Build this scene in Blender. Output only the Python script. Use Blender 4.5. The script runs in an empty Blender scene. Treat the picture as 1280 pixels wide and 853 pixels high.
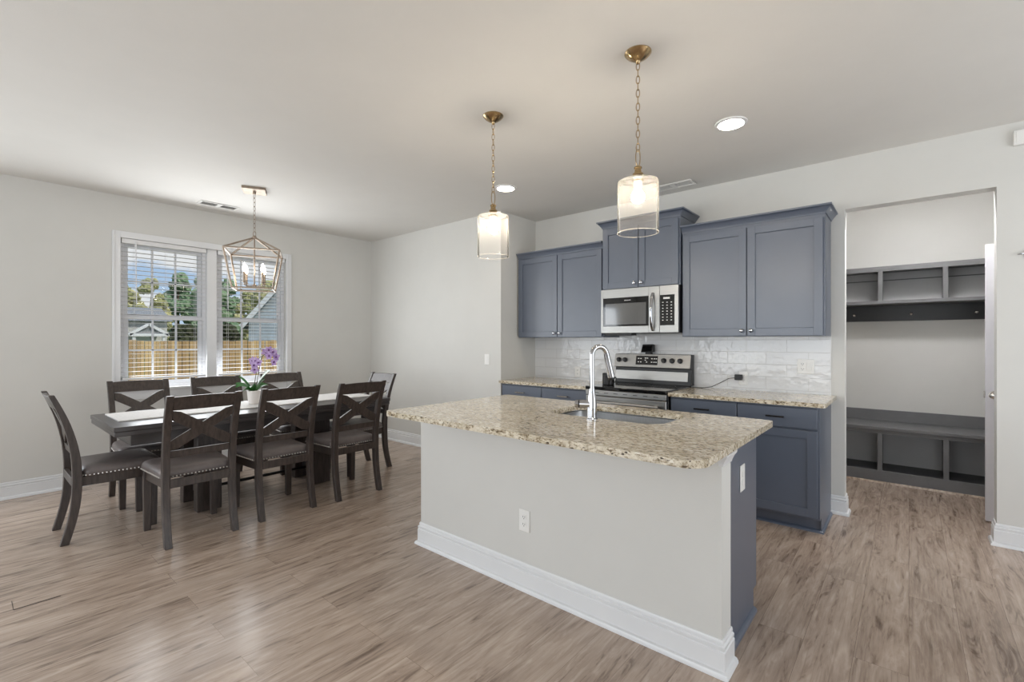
import bpy, bmesh, math, random
from mathutils import Vector, Matrix
random.seed(7)
S = bpy.context.scene
COL = S.collection
R = math.radians

# ------------------------------------------------------------------ camera, world, light, exposure
CAM_H = 1.335
cam = bpy.data.cameras.new('camera')
cam.sensor_width = 36.0
cam.lens = 585.0 / 1280.0 * 36.0
cam.clip_start = 0.05
cam.clip_end = 500
camo = bpy.data.objects.new('camera', cam)
camo.location = (0, 0, CAM_H)
camo.rotation_euler = (R(90), 0, R(40.3))
COL.objects.link(camo)
S.camera = camo
S.view_settings.view_transform = 'Standard'
S.view_settings.look = 'None'
S.view_settings.gamma = 1
S.view_settings.use_curve_mapping = False
S.view_settings.exposure = 0.66
S.cycles.diffuse_bounces = 8
S.cycles.max_bounces = 16
S.cycles.transparent_max_bounces = 16

def make_world():
    w = bpy.data.worlds.new('sky')
    S.world = w
    w.use_nodes = True
    nt = w.node_tree
    nt.nodes.clear()
    N = nt.nodes.new
    L = nt.links.new
    out = N('ShaderNodeOutputWorld')
    bg = N('ShaderNodeBackground')
    tc = N('ShaderNodeTexCoord')
    sep = N('ShaderNodeSeparateXYZ')
    L(tc.outputs['Generated'], sep.inputs[0])
    ramp = N('ShaderNodeValToRGB')
    ramp.color_ramp.elements[0].position = 0.0
    ramp.color_ramp.elements[0].color = (0.62, 0.78, 0.95, 1)
    ramp.color_ramp.elements[1].position = 0.35
    ramp.color_ramp.elements[1].color = (0.20, 0.42, 0.86, 1)
    L(sep.outputs['Z'], ramp.inputs[0])
    mp = N('ShaderNodeMapping')
    mp.inputs['Scale'].default_value = (1, 1, 3.2)
    L(tc.outputs['Generated'], mp.inputs[0])
    no = N('ShaderNodeTexNoise')
    no.inputs['Scale'].default_value = 6.0
    no.inputs['Detail'].default_value = 6.0
    no.inputs['Roughness'].default_value = 0.55
    L(mp.outputs[0], no.inputs['Vector'])
    cr = N('ShaderNodeValToRGB')
    cr.color_ramp.elements[0].position = 0.45
    cr.color_ramp.elements[1].position = 0.55
    L(no.outputs['Fac'], cr.inputs[0])
    mx = N('ShaderNodeMixRGB')
    L(cr.outputs[0], mx.inputs[0])
    L(ramp.outputs[0], mx.inputs[1])
    mx.inputs[2].default_value = (0.95, 0.96, 0.98, 1)
    L(mx.outputs[0], bg.inputs[0])
    bg.inputs[1].default_value = 0.54
    L(bg.outputs[0], out.inputs[0])
make_world()

def sun(direction, energy, color, angle):
    l = bpy.data.lights.new('sun', 'SUN')
    l.energy = energy
    l.color = color
    l.angle = R(angle)
    o = bpy.data.objects.new('sun', l)
    o.rotation_euler = Vector(direction).to_track_quat('-Z', 'Y').to_euler()
    o.location = (-10, 0, 20)
    COL.objects.link(o)
sun((-0.6, -0.30, -0.72), 1.9, (1.0, 0.95, 0.86), 1.0)

def area(name, loc, direction, sx, sy, power, color):
    l = bpy.data.lights.new(name, 'AREA')
    l.shape = 'RECTANGLE'
    l.size = sx
    l.size_y = sy
    l.energy = power
    l.color = color
    o = bpy.data.objects.new(name, l)
    o.location = loc
    o.rotation_euler = Vector(direction).to_track_quat('-Z', 'Z').to_euler()
    COL.objects.link(o)
    return o
# daylight coming through the windows behind and left of the photographer
DAY = (0.905, 0.957, 1.0)
area('daylight_rear_a', (-2.5, -4.17, 1.30), (0, 1, 0.5), 3.2, 2.1, 60, DAY)
area('daylight_rear_b', (1.2, -4.17, 1.35), (0, 1, 0.42), 2.0, 2.0, 30, DAY)
area('daylight_left_a', (-5.87, -2.5, 1.40), (1, 0, 0.1), 1.6, 1.6, 30, DAY)
area('daylight_left_b', (-5.90, -0.75, 1.25), (1, 0, 0.0), 1.3, 2.1, 28, DAY)
area('fill_right', (2.66, 2.5, 1.35), (-1, 0, 0.45), 2.2, 2.0, 33, DAY)  # added fill from an unseen right-hand opening, evens out the kitchen side
area('daylight_dining', (-5.775, 1.79, 1.6), (1, 0, -0.12), 1.5, 1.4, 26, (0.95, 0.98, 1.0))

# ------------------------------------------------------------------ mesh helpers
def lin(r, g, b):
    f = lambda c: (c / 255 / 12.92) if c / 255 <= 0.04045 else ((c / 255 + 0.055) / 1.055) ** 2.4
    return (f(r), f(g), f(b), 1)

def origin_of(p):
    v = Vector((0, 0, 0))
    while p is not None:
        v += Vector(p.location)
        p = p.parent
    return v

def obj(name, bm, mat, parent=None, bevel=0.0, seg=2, label=None, smooth=35, kind=None):
    bmesh.ops.remove_doubles(bm, verts=bm.verts, dist=1e-6)
    bmesh.ops.recalc_face_normals(bm, faces=bm.faces)
    if parent is not None:
        bm.transform(Matrix.Translation(-origin_of(parent)))
    me = bpy.data.meshes.new(name)
    bm.to_mesh(me)
    bm.free()
    me.polygons.foreach_set('use_smooth', [True] * len(me.polygons))
    me.set_sharp_from_angle(angle=R(smooth))
    me.materials.append(mat)
    o = bpy.data.objects.new(name, me)
    COL.objects.link(o)
    if parent is not None:
        o.parent = parent
    if bevel > 0:
        m = o.modifiers.new('bevel', 'BEVEL')
        m.width = bevel
        m.segments = seg
        m.limit_method = 'ANGLE'
        m.angle_limit = R(40)
    if label:
        o['label'] = label
    if kind:
        o['kind'] = kind
    return o

def tag(o, label, cat, group=None):
    o['label'] = label
    o['category'] = cat
    o['kind'] = 'thing'
    if group:
        o['group'] = group
    return o

def thing(name, label, cat, loc, group=None):
    o = bpy.data.objects.new(name, None)
    o.empty_display_size = 0.1
    o.location = loc
    COL.objects.link(o)
    return tag(o, label, cat, group)

def struct(name, bm, mat, bevel=0.0, parent=None):
    o = obj(name, bm, mat, parent, bevel)
    o['kind'] = 'structure'
    return o

def struct_root(name, loc):
    o = bpy.data.objects.new(name, None)
    o.location = loc
    COL.objects.link(o)
    o['kind'] = 'structure'
    return o

def B():
    return bmesh.new()

def box(bm, x0, x1, y0, y1, z0, z1):
    v = [bm.verts.new(p) for p in ((x0, y0, z0), (x1, y0, z0), (x1, y1, z0), (x0, y1, z0),
                                   (x0, y0, z1), (x1, y0, z1), (x1, y1, z1), (x0, y1, z1))]
    for f in ((0, 3, 2, 1), (4, 5, 6, 7), (0, 1, 5, 4), (1, 2, 6, 5), (2, 3, 7, 6), (3, 0, 4, 7)):
        bm.faces.new([v[i] for i in f])
    return bm

def bx(*a):
    return box(B(), *a)

def loft(bm, rings, cap=True, closed=True):
    """rings: lists of points with equal counts"""
    vs = [[bm.verts.new(p) for p in r] for r in rings]
    n = len(vs[0])
    for a, b in zip(vs, vs[1:]):
        for i in range(n if closed else n - 1):
            j = (i + 1) % n
            bm.faces.new((a[i], a[j], b[j], b[i]))
    if cap:
        bm.faces.new(list(reversed(vs[0])))
        bm.faces.new(vs[-1])
    return bm

def lathe(bm, prof, c=(0, 0, 0), n=24, axis='Z', cap=True):
    rings = []
    for r, h in prof:
        ring = []
        for i in range(n):
            a = 2 * math.pi * i / n
            p = (r * math.cos(a), r * math.sin(a), h)
            if axis == 'Y':
                p = (p[0], p[2], p[1])
            elif axis == 'X':
                p = (p[2], p[0], p[1])
            ring.append((c[0] + p[0], c[1] + p[1], c[2] + p[2]))
        rings.append(ring)
    return loft(bm, rings, cap)

def tube(bm, pts, r, n=8, closed=False, cap=True):
    P = [Vector(p) for p in pts]
    m = len(P)
    rr = r if isinstance(r, (list, tuple)) else [r] * m
    ref = None
    rings = []
    for i in range(m):
        if closed:
            t = (P[(i + 1) % m] - P[i - 1]).normalized()
        else:
            t = (P[min(i + 1, m - 1)] - P[max(i - 1, 0)]).normalized()
        if ref is None:
            ref = Vector((0, 0, 1)) if abs(t.z) < 0.9 else Vector((1, 0, 0))
        u = (ref - t * ref.dot(t)).normalized()
        ref = u
        w = t.cross(u)
        rings.append([P[i] + u * (rr[i] * math.cos(2 * math.pi * k / n)) + w * (rr[i] * math.sin(2 * math.pi * k / n)) for k in range(n)])
    if closed:
        rings.append(rings[0])
    return loft(bm, rings, cap and not closed)

def bar(bm, p, q, w, d=None, up=(0, 0, 1)):
    """square bar from p to q; w across, d along 'up'"""
    p, q = Vector(p), Vector(q)
    d = w if d is None else d
    t = (q - p).normalized()
    up = Vector(up)
    if abs(t.dot(up)) > 0.95:
        up = Vector((0, 1, 0))
    s = t.cross(up).normalized()
    u = s.cross(t).normalized()
    r = lambda c: [c + s * (a * w / 2) + u * (b * d / 2) for a, b in ((-1, -1), (1, -1), (1, 1), (-1, 1))]
    return loft(bm, [r(p), r(q)])

def sweep(bm, path, prof, closed=False):
    """path: xy points; prof: (outward offset, z); outward is to the right of travel"""
    P = [Vector((p[0], p[1])) for p in path]
    n = len(P)
    rings = []
    for i in range(n):
        a = P[i] - P[i - 1] if (i > 0 or closed) else P[1] - P[0]
        b = P[(i + 1) % n] - P[i] if (i < n - 1 or closed) else P[-1] - P[-2]
        a, b = a.normalized(), b.normalized()
        na, nb = Vector((a.y, -a.x)), Vector((b.y, -b.x))
        m = (na + nb).normalized()
        k = 1 / max(0.3, m.dot(na))
        rings.append([(P[i].x + m.x * k * o, P[i].y + m.y * k * o, z) for o, z in prof])
    if closed:
        rings.append(rings[0])
    return loft(bm, rings, not closed)

def prism(bm, pts, z0, z1):
    return loft(bm, [[(x, y, z0) for x, y in pts], [(x, y, z1) for x, y in pts]])

def round_rect(x0, x1, y0, y1, rads, n=6):
    """rads for corners (x0,y0),(x1,y0),(x1,y1),(x0,y1)"""
    pts = []
    for (cx, cy, sx, sy, a0), r in zip(((x0, y0, 1, 1, 180), (x1, y0, -1, 1, 270), (x1, y1, -1, -1, 0), (x0, y1, 1, -1, 90)), rads):
        for k in range(n + 1):
            a = R(a0 + 90 * k / n)
            pts.append((cx + sx * r + r * math.cos(a), cy + sy * r + r * math.sin(a)))
    return pts

# ------------------------------------------------------------------ materials
def new_mat(name):
    m = bpy.data.materials.new(name)
    m.use_nodes = True
    nt = m.node_tree
    nt.nodes.clear()
    out = nt.nodes.new('ShaderNodeOutputMaterial')
    return m, nt, out

def node(nt, t, **kw):
    n = nt.nodes.new(t)
    for k, v in kw.items():
        if k in n.inputs:
            n.inputs[k].default_value = v
        else:
            setattr(n, k, v)
    return n

def ramp(nt, stops, src):
    r = nt.nodes.new('ShaderNodeValToRGB')
    e = r.color_ramp.elements
    while len(e) < len(stops):
        e.new(0.5)
    for el, (p, c) in zip(e, stops):
        el.position = p
        el.color = c if len(c) == 4 else (*c, 1)
    nt.links.new(src, r.inputs[0])
    return r

def plain(name, c1, rough=0.5, metal=0.0, c2=None, scale=30, stretch=(1, 1, 1), bump=0.0, bscale=None, coat=0.0, spec=0.5, rvar=0.0):
    """principled with a subtle noise between two colours and optional bump"""
    m, nt, out = new_mat(name)
    L = nt.links.new
    b = node(nt, 'ShaderNodeBsdfPrincipled')
    b.inputs['Roughness'].default_value = rough
    b.inputs['Metallic'].default_value = metal
    b.inputs['Coat Weight'].default_value = coat
    b.inputs['Coat Roughness'].default_value = 0.15
    b.inputs['Specular IOR Level'].default_value = spec
    tc = node(nt, 'ShaderNodeTexCoord')
    mp = node(nt, 'ShaderNodeMapping')
    mp.inputs['Scale'].default_value = stretch
    L(tc.outputs['Object'], mp.inputs[0])
    no = node(nt, 'ShaderNodeTexNoise', Scale=scale, Detail=5.0, Roughness=0.6)
    L(mp.outputs[0], no.inputs['Vector'])
    c2 = c2 or tuple(x * 0.93 for x in c1[:3]) + (1,)
    r = ramp(nt, [(0.3, c2), (0.7, c1)], no.outputs['Fac'])
    L(r.outputs[0], b.inputs['Base Color'])
    if rvar:
        mr = node(nt, 'ShaderNodeMapRange')
        mr.inputs['To Min'].default_value = max(0.02, rough - rvar)
        mr.inputs['To Max'].default_value = rough + rvar
        L(no.outputs['Fac'], mr.inputs['Value'])
        L(mr.outputs[0], b.inputs['Roughness'])
    if bump:
        n2 = node(nt, 'ShaderNodeTexNoise', Scale=bscale or scale, Detail=4.0)
        L(mp.outputs[0], n2.inputs['Vector'])
        bp = node(nt, 'ShaderNodeBump', Strength=bump, Distance=0.01)
        L(n2.outputs['Fac'], bp.inputs['Height'])
        L(bp.outputs[0], b.inputs['Normal'])
    L(b.outputs[0], out.inputs[0])
    return m

def emit(name, color, strength):
    m, nt, out = new_mat(name)
    e = node(nt, 'ShaderNodeEmission')
    e.inputs[0].default_value = (*color, 1)
    e.inputs[1].default_value = strength
    nt.links.new(e.outputs[0], out.inputs[0])
    return m

def thin_glass(name, tint=(0.97, 0.97, 0.96), refl=0.5, rough=0.02, haze=0.0):
    m, nt, out = new_mat(name)
    L = nt.links.new
    t = node(nt, 'ShaderNodeBsdfTransparent')
    t.inputs[0].default_value = (*tint, 1)
    g = node(nt, 'ShaderNodeBsdfGlossy', Roughness=rough)
    lw = node(nt, 'ShaderNodeLayerWeight', Blend=refl)
    mx = node(nt, 'ShaderNodeMixShader')
    L(lw.outputs['Fresnel'], mx.inputs[0])
    L(t.outputs[0], mx.inputs[1])
    L(g.outputs[0], mx.inputs[2])
    last = mx
    if haze:
        d = node(nt, 'ShaderNodeBsdfTranslucent')
        d.inputs[0].default_value = (0.95, 0.92, 0.86, 1)
        m2 = node(nt, 'ShaderNodeMixShader')
        m2.inputs[0].default_value = haze
        L(mx.outputs[0], m2.inputs[1])
        L(d.outputs[0], m2.inputs[2])
        last = m2
    L(last.outputs[0], out.inputs[0])
    return m

def floor_mat():
    m, nt, out = new_mat('oak_plank_floor')
    L = nt.links.new
    b = node(nt, 'ShaderNodeBsdfPrincipled')
    tc = node(nt, 'ShaderNodeTexCoord')
    sp = node(nt, 'ShaderNodeSeparateXYZ')
    L(tc.outputs['Object'], sp.inputs[0])
    cb = node(nt, 'ShaderNodeCombineXYZ')
    L(sp.outputs['Y'], cb.inputs['X'])
    L(sp.outputs['X'], cb.inputs['Y'])
    br = node(nt, 'ShaderNodeTexBrick')
    br.offset = 0.37
    br.offset_frequency = 2
    br.inputs['Color1'].default_value = (0, 0, 0, 1)
    br.inputs['Color2'].default_value = (1, 1, 1, 1)
    br.inputs['Mortar'].default_value = (0.5, 0.5, 0.5, 1)
    br.inputs['Scale'].default_value = 1.0
    br.inputs['Mortar Size'].default_value = 0.0008
    br.inputs['Mortar Smooth'].default_value = 0.3
    br.inputs['Brick Width'].default_value = 1.22
    br.inputs['Row Height'].default_value = 0.18
    L(cb.outputs[0], br.inputs['Vector'])
    # shift the grain for every plank
    add = node(nt, 'ShaderNodeVectorMath', operation='MULTIPLY_ADD')
    L(br.outputs['Color'], add.inputs[0])
    add.inputs[1].default_value = (13.0, 7.0, 5.0)
    L(tc.outputs['Object'], add.inputs[2])
    def noise(scale, st, detail, dist=0.0):
        mp = node(nt, 'ShaderNodeMapping')
        mp.inputs['Scale'].default_value = st
        L(add.outputs[0], mp.inputs[0])
        n = node(nt, 'ShaderNodeTexNoise', Scale=scale, Detail=detail, Roughness=0.6, Distortion=dist)
        L(mp.outputs[0], n.inputs['Vector'])
        return n
    fine = noise(22, (4.5, 0.26, 1), 9, 0.5)
    broad = noise(2.2, (2.6, 0.5, 1), 4, 1.6)
    knots = noise(5.0, (3.0, 0.55, 1), 6, 2.5)
    # cathedral grain: contour lines of a stretched noise field
    field = noise(1.5, (3.4, 0.34, 1), 2, 0.6)
    mul = node(nt, 'ShaderNodeMath', operation='MULTIPLY')
    mul.inputs[1].default_value = 46.0
    L(field.outputs['Fac'], mul.inputs[0])
    sn = node(nt, 'ShaderNodeMath', operation='SINE')
    L(mul.outputs[0], sn.inputs[0])
    cat = node(nt, 'ShaderNodeMapRange')
    cat.inputs['From Min'].default_value = -1
    L(sn.outputs[0], cat.inputs['Value'])
    a = node(nt, 'ShaderNodeMixRGB', blend_type='MIX')
    a.inputs[0].default_value = 0.60
    L(fine.outputs['Fac'], a.inputs[1])
    L(broad.outputs['Fac'], a.inputs[2])
    # grain lines show only in patches
    patch = ramp(nt, [(0.46, (0, 0, 0)), (0.62, (0.34, 0.34, 0.34))], knots.outputs['Fac'])
    a2 = node(nt, 'ShaderNodeMixRGB', blend_type='MIX')
    L(patch.outputs[0], a2.inputs[0])
    L(a.outputs[0], a2.inputs[1])
    L(cat.outputs[0], a2.inputs[2])
    cr0 = ramp(nt, [(0.26, lin(106, 89, 76)), (0.40, lin(153, 135, 121)), (0.54, lin(175, 157, 142)), (0.74, lin(194, 177, 162))], a2.outputs[0])
    streak = noise(7.0, (7.5, 0.15, 1), 7, 0.6)
    sk = ramp(nt, [(0.30, (0.66, 0.64, 0.62)), (0.43, (1, 1, 1))], streak.outputs['Fac'])
    cr = node(nt, 'ShaderNodeMixRGB', blend_type='MULTIPLY')
    cr.inputs[0].default_value = 0.6
    L(cr0.outputs[0], cr.inputs[1])
    L(sk.outputs[0], cr.inputs[2])
    tone = node(nt, 'ShaderNodeMixRGB', blend_type='MULTIPLY')
    tone.inputs[0].default_value = 1.0
    tr = ramp(nt, [(0.0, (0.93, 0.925, 0.92)), (1.0, (1.03, 1.025, 1.02))], br.outputs['Color'])
    L(cr.outputs[0], tone.inputs[1])
    L(tr.outputs[0], tone.inputs[2])
    seam = node(nt, 'ShaderNodeMixRGB', blend_type='MIX')
    L(br.outputs['Fac'], seam.inputs[0])
    L(tone.outputs[0], seam.inputs[1])
    seam.inputs[2].default_value = lin(122, 105, 92)
    L(seam.outputs[0], b.inputs['Base Color'])
    b.inputs['Roughness'].default_value = 0.25
    b.inputs['Specular IOR Level'].default_value = 0.62
    bp = node(nt, 'ShaderNodeBump', Strength=0.12, Distance=0.004)
    L(fine.outputs['Fac'], bp.inputs['Height'])
    L(bp.outputs[0], b.inputs['Normal'])
    L(b.outputs[0], out.inputs[0])
    return m

def granite_mat():
    m, nt, out = new_mat('granite')
    L = nt.links.new
    b = node(nt, 'ShaderNodeBsdfPrincipled')
    tc = node(nt, 'ShaderNodeTexCoord')
    n1 = node(nt, 'ShaderNodeTexNoise', Scale=72.0, Detail=7.0, Roughness=0.7, Distortion=0.6)
    n2 = node(nt, 'ShaderNodeTexNoise', Scale=7.0, Detail=6.0, Roughness=0.65, Distortion=1.2)
    v = node(nt, 'ShaderNodeTexVoronoi', Scale=170.0)
    v2 = node(nt, 'ShaderNodeTexVoronoi', Scale=95.0)
    mp = node(nt, 'ShaderNodeMapping')
    mp.inputs['Scale'].default_value = (0.55, 1.2, 1.0)
    mp.inputs['Rotation'].default_value = (0, 0, R(12))
    L(tc.outputs['Object'], mp.inputs[0])
    for n in (n1, n2, v, v2):
        L(mp.outputs[0], n.inputs['Vector'])
    base = ramp(nt, [(0.34, lin(82, 66, 48)), (0.42, lin(152, 136, 110)), (0.49, lin(204, 193, 172)), (0.62, lin(230, 222, 205)), (0.8, lin(176, 158, 126))], n1.outputs['Fac'])
    big = ramp(nt, [(0.34, (0.80, 0.78, 0.73)), (0.52, (1.0, 1.0, 1.0))], n2.outputs['Fac'])
    mx = node(nt, 'ShaderNodeMixRGB', blend_type='MULTIPLY')
    mx.inputs[0].default_value = 1.0
    L(base.outputs[0], mx.inputs[1])
    L(big.outputs[0], mx.inputs[2])
    sp = ramp(nt, [(0.84, (0, 0, 0)), (0.90, (1, 1, 1))], v.outputs['Color'])
    mx2 = node(nt, 'ShaderNodeMixRGB', blend_type='MIX')
    L(sp.outputs[0], mx2.inputs[0])
    L(mx.outputs[0], mx2.inputs[1])
    mx2.inputs[2].default_value = lin(70, 56, 44)
    sp2 = ramp(nt, [(0.84, (0, 0, 0)), (0.9, (1, 1, 1))], v2.outputs['Color'])
    mx3 = node(nt, 'ShaderNodeMixRGB', blend_type='MIX')
    L(sp2.outputs[0], mx3.inputs[0])
    L(mx2.outputs[0], mx3.inputs[1])
    mx3.inputs[2].default_value = lin(230, 224, 210)
    L(mx3.outputs[0], b.inputs['Base Color'])
    b.inputs['Roughness'].default_value = 0.10
    b.inputs['Specular IOR Level'].default_value = 0.55
    L(b.outputs[0], out.inputs[0])
    return m

def tile_mat():
    m, nt, out = new_mat('glazed_white_tile')
    L = nt.links.new
    b = node(nt, 'ShaderNodeBsdfPrincipled')
    tc = node(nt, 'ShaderNodeTexCoord')
    sp = node(nt, 'ShaderNodeSeparateXYZ')
    L(tc.outputs['Object'], sp.inputs[0])
    cb = node(nt, 'ShaderNodeCombineXYZ')
    L(sp.outputs['X'], cb.inputs['X'])
    L(sp.outputs['Z'], cb.inputs['Y'])
    br = node(nt, 'ShaderNodeTexBrick')
    br.offset = 0.5
    br.inputs['Color1'].default_value = lin(210, 210, 211)
    br.inputs['Color2'].default_value = lin(216, 216, 216)
    br.inputs['Mortar'].default_value = lin(196, 195, 194)
    br.inputs['Scale'].default_value = 1.0
    br.inputs['Mortar Size'].default_value = 0.0022
    br.inputs['Mortar Smooth'].default_value = 0.4
    br.inputs['Brick Width'].default_value = 0.305
    br.inputs['Row Height'].default_value = 0.1035
    L(cb.outputs[0], br.inputs['Vector'])
    L(br.outputs['Color'], b.inputs['Base Color'])
    b.inputs['Roughness'].default_value = 0.10
    no = node(nt, 'ShaderNodeTexNoise', Scale=20.0, Detail=1.5)
    L(tc.outputs['Object'], no.inputs['Vector'])
    inv = node(nt, 'ShaderNodeMath', operation='SUBTRACT')
    L(no.outputs['Fac'], inv.inputs[0])
    L(br.outputs['Fac'], inv.inputs[1])
    bp = node(nt, 'ShaderNodeBump', Strength=0.42, Distance=0.008)
    L(inv.outputs[0], bp.inputs['Height'])
    L(bp.outputs[0], b.inputs['Normal'])
    L(b.outputs[0], out.inputs[0])
    return m

def stripes(name, c1, c2, axis, width, rough=0.6, gap=0.006, noise=True):
    """boards side by side with a dark joint (fence, siding)"""
    m, nt, out = new_mat(name)
    L = nt.links.new
    b = node(nt, 'ShaderNodeBsdfPrincipled', Roughness=rough)
    tc = node(nt, 'ShaderNodeTexCoord')
    sp = node(nt, 'ShaderNodeSeparateXYZ')
    L(tc.outputs['Object'], sp.inputs[0])
    cb = node(nt, 'ShaderNodeCombineXYZ')
    other = {'Y': 'Z', 'Z': 'Y', 'X': 'Z'}[axis]
    L(sp.outputs[axis], cb.inputs['Y'])
    L(sp.outputs[other], cb.inputs['X'])
    br = node(nt, 'ShaderNodeTexBrick')
    br.inputs['Color1'].default_value = c1
    br.inputs['Color2'].default_value = c2
    br.inputs['Mortar'].default_value = tuple(x * 0.45 for x in c1[:3]) + (1,)
    br.inputs['Scale'].default_value = 1.0
    br.inputs['Mortar Size'].default_value = gap
    br.inputs['Brick Width'].default_value = 60.0
    br.inputs['Row Height'].default_value = width
    L(cb.outputs[0], br.inputs['Vector'])
    no = node(nt, 'ShaderNodeTexNoise', Scale=3.0, Detail=5.0)
    L(tc.outputs['Object'], no.inputs['Vector'])
    r = ramp(nt, [(0.3, (0.78, 0.76, 0.72)), (0.7, (1.08, 1.08, 1.08))], no.outputs['Fac'])
    mx = node(nt, 'ShaderNodeMixRGB', blend_type='MULTIPLY')
    mx.inputs[0].default_value = 1.0
    L(br.outputs['Color'], mx.inputs[1])
    L(r.outputs[0], mx.inputs[2])
    L(mx.outputs[0], b.inputs['Base Color'])
    L(b.outputs[0], out.inputs[0])
    return m

M = {}
M['wall'] = plain('greige_wall_paint', lin(210, 209, 205), 0.62, c2=lin(207, 206, 202), scale=3, bump=0.05, bscale=180)
M['ceiling'] = plain('ceiling_paint', lin(220, 218, 214), 0.8, c2=lin(217, 215, 211), scale=3, bump=0.06, bscale=150)
M['trim'] = plain('white_trim_paint', lin(226, 227, 228), 0.32, c2=lin(222, 223, 225), scale=4)
M['door'] = plain('white_door_paint', lin(222, 221, 226), 0.4, c2=lin(217, 216, 222), scale=4)
M['floor'] = floor_mat()
M['granite'] = granite_mat()
M['tile'] = tile_mat()
M['blue'] = plain('slate_blue_paint', lin(82, 91, 107), 0.36, c2=lin(79, 88, 104), scale=5, spec=0.95, coat=0.3)
[n for n in M['blue'].node_tree.nodes if n.type == 'BSDF_PRINCIPLED'][0].inputs['Coat Roughness'].default_value = 0.4
M['locker'] = plain('charcoal_paint', lin(108, 108, 109), 0.42, c2=lin(101, 101, 102), scale=9)
M['locker_dark'] = plain('black_rail_paint', lin(44, 44, 45), 0.4, c2=lin(40, 40, 41), scale=9)
M['locker_back'] = plain('grey_back_paint', lin(188, 188, 188), 0.5, c2=lin(182, 182, 182), scale=5)
M['wood'] = plain('espresso_wood', lin(78, 68, 63), 0.36, c2=lin(48, 41, 38), scale=22, stretch=(3, 3, 0.35), bump=0.12, bscale=60, rvar=0.08)
M['table_wood'] = plain('espresso_table_wood', lin(68, 63, 62), 0.30, c2=lin(58, 53, 52), scale=20, stretch=(3, 0.3, 3), bump=0.015, bscale=40, rvar=0.03)
M['leather'] = plain('grey_brown_upholstery', lin(112, 103, 101), 0.40, c2=lin(92, 85, 83), scale=9, bump=0.15, bscale=160, rvar=0.08)
M['nail'] = plain('pewter_nail', lin(206, 202, 196), 0.25, 0.35)
M['steel'] = plain('brushed_steel', lin(176, 175, 172), 0.34, 1.0, c2=lin(160, 159, 157), scale=40, stretch=(0.2, 1, 14))
M['sink_steel'] = plain('sink_steel', lin(200, 201, 203), 0.30, 1.0, c2=lin(186, 188, 190), scale=30, stretch=(4, 0.3, 1))
M['chrome'] = plain('chrome', lin(182, 183, 186), 0.05, 1.0, c2=lin(178, 179, 182), scale=5)
M['nickel'] = plain('satin_nickel', lin(198, 192, 184), 0.24, 1.0)
M['brass'] = plain('antique_brass', lin(192, 168, 130), 0.20, 1.0, c2=lin(162, 138, 102), scale=25)
M['bronze'] = plain('champagne_metal', lin(172, 158, 144), 0.48, 1.0, c2=lin(148, 134, 120), scale=25)
M['black_glass'] = plain('black_glass', lin(16, 16, 17), 0.05, c2=lin(14, 14, 15), scale=5, spec=0.6)
M['oven_glass'] = plain('dark_window_glass', lin(104, 104, 104), 0.06, c2=lin(92, 92, 92), scale=300, spec=0.9)
M['black'] = plain('black_plastic', lin(24, 24, 25), 0.4, c2=lin(20, 20, 21), scale=40)
M['black_metal'] = plain('black_metal', lin(34, 32, 32), 0.35, 0.6)
M['plate'] = plain('white_plastic', lin(232, 231, 228), 0.3, c2=lin(229, 228, 225), scale=10)
M['slot'] = plain('socket_slot', lin(70, 68, 66), 0.6)
M['vinyl'] = plain('white_window_vinyl', lin(228, 229, 232), 0.35, c2=lin(224, 225, 229), scale=4)
M['blind'] = plain('white_blind', lin(226, 226, 226), 0.45, c2=lin(221, 221, 222), scale=10)
M['glass'] = thin_glass('window_glass', (0.97, 0.98, 0.98), 0.10)
M['shade'] = thin_glass('clear_shade_glass', (0.985, 0.98, 0.97), 0.11, 0.04, haze=0.045)
M['bulb'] = emit('warm_bulb', (1.0, 0.88, 0.72), 125.0)
M['candle_bulb'] = emit('candle_bulb', (1.0, 0.84, 0.66), 24.0)
M['can'] = emit('can_light', (1.0, 0.88, 0.74), 34.0)
M['cloth'] = plain('linen_runner', lin(222, 220, 218), 0.8, c2=lin(204, 202, 201), scale=60, bump=0.3, bscale=300)
M['pot'] = plain('white_ceramic', lin(232, 226, 222), 0.3, c2=lin(226, 220, 216), scale=6)
M['leaf'] = plain('orchid_leaf', lin(62, 122, 52), 0.32, c2=lin(40, 92, 40), scale=8)
M['stem'] = plain('orchid_stem', lin(92, 98, 62), 0.5, c2=lin(74, 66, 50), scale=20)
M['petal'] = plain('lilac_petal', lin(196, 172, 208), 0.5, c2=lin(140, 100, 165), scale=40)
M['petal_core'] = plain('purple_lip', lin(110, 58, 120), 0.5)
M['soil'] = plain('bark_soil', lin(70, 56, 44), 0.9, scale=50, bump=0.5)
M['fence'] = stripes('pine_fence_boards', lin(206, 176, 126), lin(164, 132, 88), 'Y', 0.142)
M['siding'] = stripes('grey_siding', lin(206, 206, 200), lin(200, 200, 195), 'Z', 0.17, gap=0.02)
M['siding_pale'] = stripes('pale_blue_siding', lin(190, 200, 212), lin(186, 196, 208), 'Z', 0.17, gap=0.02)
M['roof'] = plain('asphalt_roof', lin(140, 143, 146), 0.9, c2=lin(116, 119, 122), scale=12)
M['grass'] = plain('lawn', lin(104, 122, 66), 0.95, c2=lin(74, 92, 46), scale=4)
M['bark'] = plain('tree_bark', lin(84, 68, 54), 0.9, scale=8, bump=0.5)
M['tree_a'] = plain('tree_green', lin(140, 160, 126), 0.9, c2=lin(88, 116, 86), scale=1.2, bump=1.0, bscale=5)
M['tree_b'] = plain('tree_olive', lin(188, 180, 132), 0.9, c2=lin(128, 136, 92), scale=1.2, bump=1.0, bscale=5)
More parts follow.
